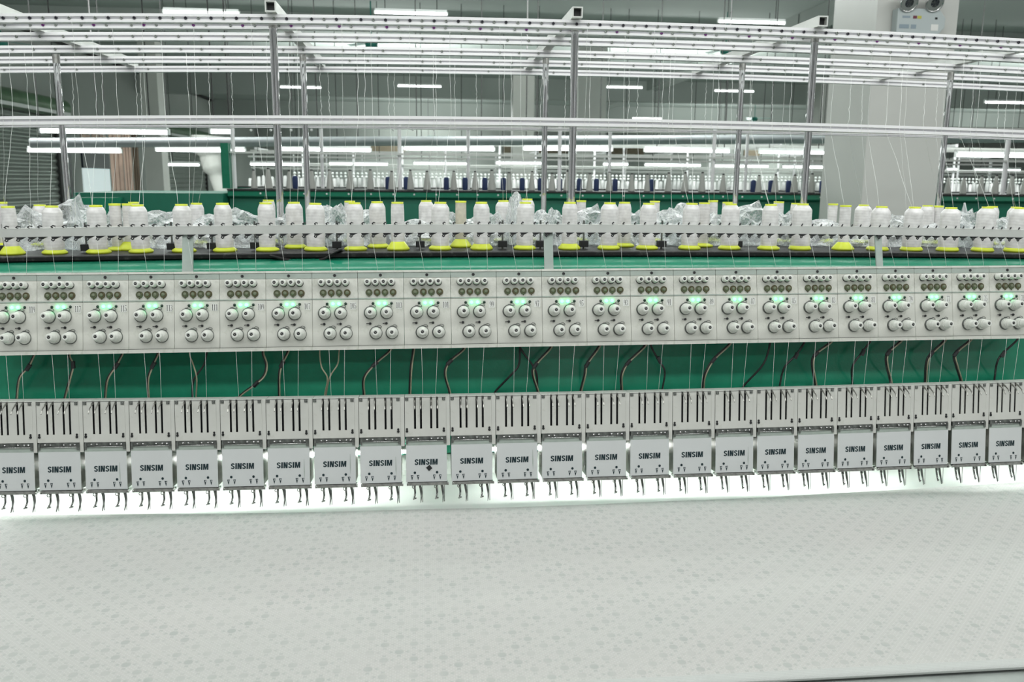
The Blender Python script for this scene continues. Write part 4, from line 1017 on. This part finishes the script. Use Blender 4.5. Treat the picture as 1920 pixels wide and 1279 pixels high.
# dark doorway strip, window and boards
y0, y1 = yl(108), yl(135)
o = struct(plane_box('door_1', M['winglass'], LW+.001, LW+.03, y0, y1, 0, CZ+.75))
y0, y1 = yl(155), yl(205)
struct(plane_box('window_1', M['glass'], LW+.002, LW+.03, y0, y1, CZ-.9, at(180, 316, (y0+y1)/2).z))
struct(plane_box('window_2', M['winglass'], LW+.002, LW+.05, y0, y1, at(180, 316, (y0+y1)/2).z, at(180, 288, (y0+y1)/2).z))
for k, (p0, p1, m_, lb) in enumerate(((208, 231, 'wood', 'tall pink wooden board stack, left one beside the window'), (233, 248, 'wood', 'tall pink wooden board stack, narrower one in the middle'), (250, 261, 'wooddk', 'dark brown board standing right of the pink boards'))):
    Y = 15.5; a, b = at(p0, 300, Y), at(p1, 300, Y)
    t = thing('board_stack', lb, 'boards', ((a.x+b.x)/2, Y, 0)); hh = at(p0, 252, Y).z; w_ = (b.x-a.x)
    for j in range(3):
        m = MB(); m.box(-w_/2+w_*j/3, -w_/2+w_*(j+1)/3-.012, -.03+.01*j, .03, 0, hh); m.build('board', M[m_], t)
for k, (p0, p1) in enumerate(((157, 172), (178, 201))):
    y0, y1 = yl(p0), yl(p1); ym = (y0+y1)/2
    o = plane_box('wood_panel', M['wood'], LW+.002, LW+.05, y0, y1, at(p0, 264, ym).z, at(p0, 252, ym).z); tag(o, 'small pink wooden panel on the wall above the silver duct, %s one' % ['left', 'right'][k], 'panel', 'pink panels above the duct')
a, b = at(60, 266, 13), at(1556, 266, 13)
m = MB(); m.cyl(at(58, 268, 10.2), at(1975, 268, 10.2) + Vector((0, 0, .06)), .054, n=20); o = m.build('air_duct', M['duct']); tag(o, 'long shiny silver air duct running across the hall behind the posts', 'duct')
for X in (-3.6, -1.2, 1.2, 3.6, 6.0):
    zd = CZ + (at(700, 268, 10.2).z - CZ); q = MB(); q.cyl((X, 10.2, zd), (X, 10.2, ZC-.01), .006, n=6); q.build('hanging_wire', M['wire'], o)
p0 = at(390, 262, 12.6); p1 = at(392, 312, 12.6); p2 = at(416, 362, 12.6); 
m = MB(); m.tube(spline([p0+Vector((0, 0, .05)), p0, at(394, 290, 12.6), at(404, 325, 12.6), at(420, 372, 12.6), at(430, 420, 12.6)], 5), [.22]*5+[.21]*5+[.15]*5+[.1]*5+[.09]*5+[.09], 16)
o = m.build('duct_hose', M['colm']); tag(o, 'pale funnel shaped duct hanging down from the silver duct at left', 'duct')

# ---- the second machine and the ones behind it
def hall_machine(Y, zc, xleft, xright, front, lb):
    t = thing('embroidery_machine', lb, 'machine frame', (0, Y, 0))
    m = MB(); m.ext([(0, 0), (1.3, 0), (1.3, zc-.012), (-.06, zc-.012), (-.06, zc-.055), (0, zc-.075)], [(xleft, 0, 0), (xright, 0, 0)]); m.build('beam', M['greendk'], t)
    m = MB(); m.ext([(-.061, zc-.050), (-.063, zc-.050), (-.063, zc-.016), (-.061, zc-.016)], [(xleft, 0, 0), (xright, 0, 0)]); m.build('edge_strip', M['green'], t)
    m = MB(); m.ext([(-.08, zc-.011), (1.3, zc-.011), (1.3, zc), (-.08, zc)], [(xleft, 0, 0), (xright, 0, 0)]); m.build('tray', M['tray'], t)
    return t
Y2 = 7.0
z2 = at(800, 357, Y2).z
x2l = at(430, 360, Y2).x
m2 = hall_machine(Y2, z2, x2l, 12, True, 'green beam of the second machine carrying grey cones')
X = x2l + .25
k = 0
while xat(1925, Y2, 362) > X:
    m = MB(); m.lathe([(.008, 0), (.007, .004), (.001, .006)], 8, Matrix.Translation((X, -.063, z2-.033)) @ Matrix.Rotation(PI/2, 4, 'X')); m.build('bolt', M['alu'], m2); X += random.choice((.165, .17, .175)) ; k += 1
bx = plane_box('machine_cabinet', M['greendk'], at(138, 365, 6.8).x, x2l-.01, 6.8, 8.1, 0, at(300, 362, 6.8).z); tag(bx, 'plain green cabinet end of the second machine at left', 'machine frame')
lb_ = plane_box('cabinet_lid', M['green'], at(134, 371, 6.5).x, at(205, 371, 6.5).x, 6.5, 6.79, 0, at(160, 371, 6.5).z); tag(lb_, 'lower green step beside the cabinet end behind the leftmost back post', 'machine frame')
pa = Vector((x2l, 0, 0)); pb = at(429, 300, 7.3); pa.x = pb.x-.062
o = plane_box('machine_post', M['green'], pa.x, pb.x, 7.3, 7.4, z2, at(420, 268, 7.3).z); tag(o, 'green upright post at the left end of the second machine', 'post')
def far_rack(Y, xl, lb, zfoot, dz=0.0, zt=.535, arms=True):
    t = thing('thread_rack', lb, 'rack', (0, Y, 0), group='thread racks of the machines behind')
    xr = Y*.80
    for j, (dy, zz2, h) in enumerate(((0, zt, .011), (.35, zt, .009), (.75, zt, .009), (1.2, zt, .009), (0.0, .215, .008), (.9, .205, .008))):
        m = MB(); m.box(xl, xr, dy, dy+.03, CZ+zz2+dz-h, CZ+zz2+dz+h); m.build('rail', M['alu2'], t)
    X = xl + .05; i = 0
    while X < xr:
        m = MB(); m.cyl((X, .05 + .85*(i % 2), zfoot), (X, .05+.85*(i % 2), CZ+zt+dz-.02), .016, n=10); m.build('post', M['alu'], t)
        X += .62 + .12*(i % 2); i += 1
    for k in range(int((xr-xl)/1.35) if arms else 0):
        m = MB(); X = xl+.1+1.35*k; m.box(X-.02, X+.02, 0, 1.25, CZ+zt+dz+.02, CZ+zt+dz+.06); m.build('cross_arm', M['alu'], t)
    return t
r2 = far_rack(7.35, xat(424, 7.35, 300), 'thread rack of white rails and posts on the second machine', z2, zt=.495, arms=False)
# white beads along the rear rail of the second rack, seen just below the cross rail
M['bead'] = mat('white_ceramic_bead', (.9, .92, .9), .2)
bead_me = mk(lambda mb: mb.lathe([(.002, -.008), (.011, -.004), (.011, .004), (.002, .008)], 10, aim(0, 0)), 'eyelet', M['bead'])
for px in (471, 508, 546, 584, 737, 774, 813, 890, 1044, 1080, 1120, 1193, 1195, 1340, 1380, 1411, 1802, 1868):
    p = at(px, 246, 7.34); put('eyelet', bead_me, r2, (p.x, -.012, at(px, interp([(0, 246), (1100, 242), (1900, 262)], px), 7.34).z))
gc = MB(); gc.lathe([(.030, 0), (.031, .006), (.030, .02), (.026, .06), (.015, .135), (.011, .150)], 16)
gcm = gc.mesh('yarn', M['greycone']); gt = mk(lambda mb: mb.lathe([(.012, .149), (.012, .158), (.008, .160)], 12), 'tip', M['black']); gb = mk(lambda mb: mb.lathe([(.033, -.001), (.033, .004)], 12), 'foot', M['black'])
G2 = [477, 504, 543, 585, 619, 657, 695, 735, 770, 801, 851, 891, 922, 954, 997, 1035, 1064, 1105, 1142, 1184, 1213, 1253, 1284, 1316, 1355, 1422, 1453, 1489, 1521, 1777, 1806, 1839, 1866, 1896, 1920]
for px in G2:
    p = at(px, 355, Y2+.12); t = thing('yarn_cone', 'grey yarn cone on the green beam of the second machine', 'yarn cone', (p.x, p.y, z2+.0012), group='grey yarn cones on the second machine')
    s = random.uniform(.92, 1.06); t.scale = (s*random.uniform(.85, 1.1), s, s)
    put('yarn', gcm, t); put('tip', gt, t); put('foot', gb, t)
nv = MB(); nv.lathe([(.020, 0), (.024, .01), (.024, .09), (.018, .105), (.010, .107)], 12); nvm = nv.mesh('spool', M['navy'])
for px in (554, 728, 762, 837, 872, 909, 944, 979, 1013, 1049, 1086, 1118, 1153, 1221, 1412, 1445, 1478, 1541):
    p = at(px, 355, Y2+.45); o = bpy.data.objects.new('thread_spool', nvm); o.location = (p.x, Y2+.45, z2+.0005); link(o); tag(o, 'navy blue thread spool among the grey cones of the second machine', 'spool', 'navy spools on the second machine')
# third machine
Y3 = 11.8; z3 = at(800, 352, Y3).z
m3 = hall_machine(Y3, z3, at(440, 350, Y3).x, 20, False, 'beam of the third machine behind the grey cones, crowded with small white cones')
far_rack(12.2, xat(560, 12.2, 300), 'thread rack of white rails and posts on the third machine', z3)
far_rack(17.0, xat(470, 17, 300), 'farthest thread rack of thin white rails', 0)
wc = MB(); wc.lathe([(.028, 0), (.026, .02), (.022, .12), (.010, .13)], 10); wcm = wc.mesh('cone', M['whitecone'])
px = 470
while px < 1925:
    if px < 1556 or px > 1772:
        Y = Y3 + random.choice((.1, .35, .6))
        p = at(px, 352, Y); o = bpy.data.objects.new('white_cone', wcm); o.location = (p.x, Y, z3+.0005); o.scale = (1, 1, random.uniform(.8, 1.15)); link(o)
        tag(o, 'small white yarn cone in the dense row on the third machine', 'yarn cone', 'white yarn cones on the third machine')
    px += random.uniform(6.5, 9.5)
# rows of white ceramic beads of the third machine's guides
for dzp in (325, 331):
    a = at(600, dzp, Y3); m = MB(); X = xat(560, Y3); 
    while X < xat(1920, Y3):
        m.lathe([(.003, -.016), (.016, -.008), (.018, 0), (.016, .008), (.003, .016)], 8, Matrix.Translation((X, 0, 0)) @ Matrix.Rotation(PI/2, 4, 'X')); X += .055
    o = m.build('guide_beads', M['bead'], None, loc=(0, Y3-.03, a.z)); o['kind'] = 'stuff'; tag(o, 'row of tiny white guide beads above the third machine, %s' % ('upper' if dzp == 325 else 'lower'), 'beads')
# brown boards and green signs on the far wall
for i, (p0, p1, y0_, y1_) in enumerate(((695, 760, 274, 288), (944, 961, 272, 288), (1004, 1064, 281, 290), (1142, 1208, 274, 291), (1395, 1425, 282, 294))):
    a, b = at(p0, y1_, 44.9), at(p1, y0_, 44.9)
    o = plane_box('notice_board', M['card'], a.x, b.x, 44.9, 44.999, a.z, b.z); tag(o, 'brown board on the far side of the hall, %s' % ['leftmost', 'narrow one, second from left', 'third from left', 'fourth from left', 'rightmost'][i], 'board', 'brown boards far away')
M['sign'] = mat('dark_green_sign', (.01, .10, .06), .5)
for i, (px, py) in enumerate(((809, 257), (1092, 259), (1355, 265), (1821, 279))):
    a, b = at(px-8, py+2, 34), at(px+8, py-2, 34)
    o = plane_box('exit_sign', M['sign'], a.x, b.x, 34, 34.06, a.z, b.z); tag(o, 'small dark green hanging sign far away, %s' % ['leftmost', 'second from left', 'third from left', 'right of the large column'][i], 'sign', 'green signs')
    for s in (-.12, .12):
        q = MB(); q.cyl(((a.x+b.x)/2+s, 34.03, b.z), ((a.x+b.x)/2+s, 34.03, ZC-.01), .008, n=6); q.build('hanging_rod', M['wire'], None).parent = o
for o_ in [x for x in bpy.data.objects if x.name.startswith('hanging_rod')]:
    o_.matrix_parent_inverse = Matrix.Translation(-o_.parent.location)
# dark conduit along the left wall top
m = MB(); m.cyl((LW+.12, 14, ZC-.06), (LW+.12, 44, ZC-.06), .045, n=10); o = m.build('conduit', M['wire']); tag(o, 'dark conduit running along the left wall under the ceiling', 'pipe')

# ================================================================== LIGHT
wd = bpy.data.worlds.new('world'); SC.world = wd; wd.use_nodes = True
nt = wd.node_tree; bg = nt.nodes['Background']
tc = nt.nodes.new('ShaderNodeTexCoord'); sx = nt.nodes.new('ShaderNodeMapping'); sx.inputs['Scale'].default_value = (1, 1, .25); nt.links.new(tc.outputs['Generated'], sx.inputs[0])
nz = nt.nodes.new('ShaderNodeTexNoise'); nz.inputs['Scale'].default_value = 4.5; nz.inputs['Detail'].default_value = 3; nt.links.new(sx.outputs[0], nz.inputs['Vector'])
cr = nt.nodes.new('ShaderNodeValToRGB'); cr.color_ramp.elements[0].position = .46; cr.color_ramp.elements[0].color = (.02, .022, .022, 1); cr.color_ramp.elements[1].position = .50; cr.color_ramp.elements[1].color = (.30, .32, .31, 1); e3 = cr.color_ramp.elements.new(.60); e3.color = (.35, .37, .36, 1); e4 = cr.color_ramp.elements.new(.63); e4.color = (1, 1, 1, 1)  # invented light and dark bands, giving the chrome something to reflect
nt.links.new(nz.outputs['Fac'], cr.inputs[0]); nt.links.new(cr.outputs[0], bg.inputs[0]); bg.inputs[1].default_value = .98
def area(name, loc, size, power, rot=(0, 0, 0), col=(.975, 1, .98)):
    l = bpy.data.lights.new(name, 'AREA'); l.shape = 'RECTANGLE'; l.size, l.size_y = size; l.energy = power; l.color = col
    o = bpy.data.objects.new(name, l); o.location = loc; o.rotation_euler = rot; link(o); return o
# rows of fluorescent fixtures over the aisle in front of and above the machine
for i, X in enumerate((-3.2, -1.2, .8, 2.8, 4.8)):
    area('fixture_and_fill_light', (X, -1.4, 3.9), (1.9, .25), 13, (math.radians(25), 0, 0))
    area('fixture_and_fill_light', (X, .75, 3.9), (1.9, .25), 26, (math.radians(20), 0, 0))
    area('fixture_and_fill_light', (X, 2.9, 3.9), (1.9, .25), 15)
for X in (-1, 2.2, 5.0): area('fixture_and_fill_light', (X, 4.4, 3.9), (1.9, .25), 22)  # fill row added to brighten the front of the large column
for i, (X, Y) in enumerate(((-4, 10), (2, 10), (8, 10), (-1, 20), (6, 20), (16, 20), (0, 32), (12, 32), (24, 32), (0, 42), (18, 42))):
    area('hall_fill_light', (X, Y, ZC-.75), (3, 1.2), 190 if Y < 30 else 260)  # broad fill lights added to brighten the far hall
    area('hall_fill_light', (X, Y, ZC-1.6), (3, 1.2), 260 if Y < 30 else 360, (PI, 0, 0))  # added fill facing up, in place of tube light on the ceiling
SC.view_settings.view_transform = 'Standard'; SC.view_settings.look = 'None'; SC.view_settings.gamma = 1; SC.view_settings.use_curve_mapping = False
SC.view_settings.exposure = 0.0
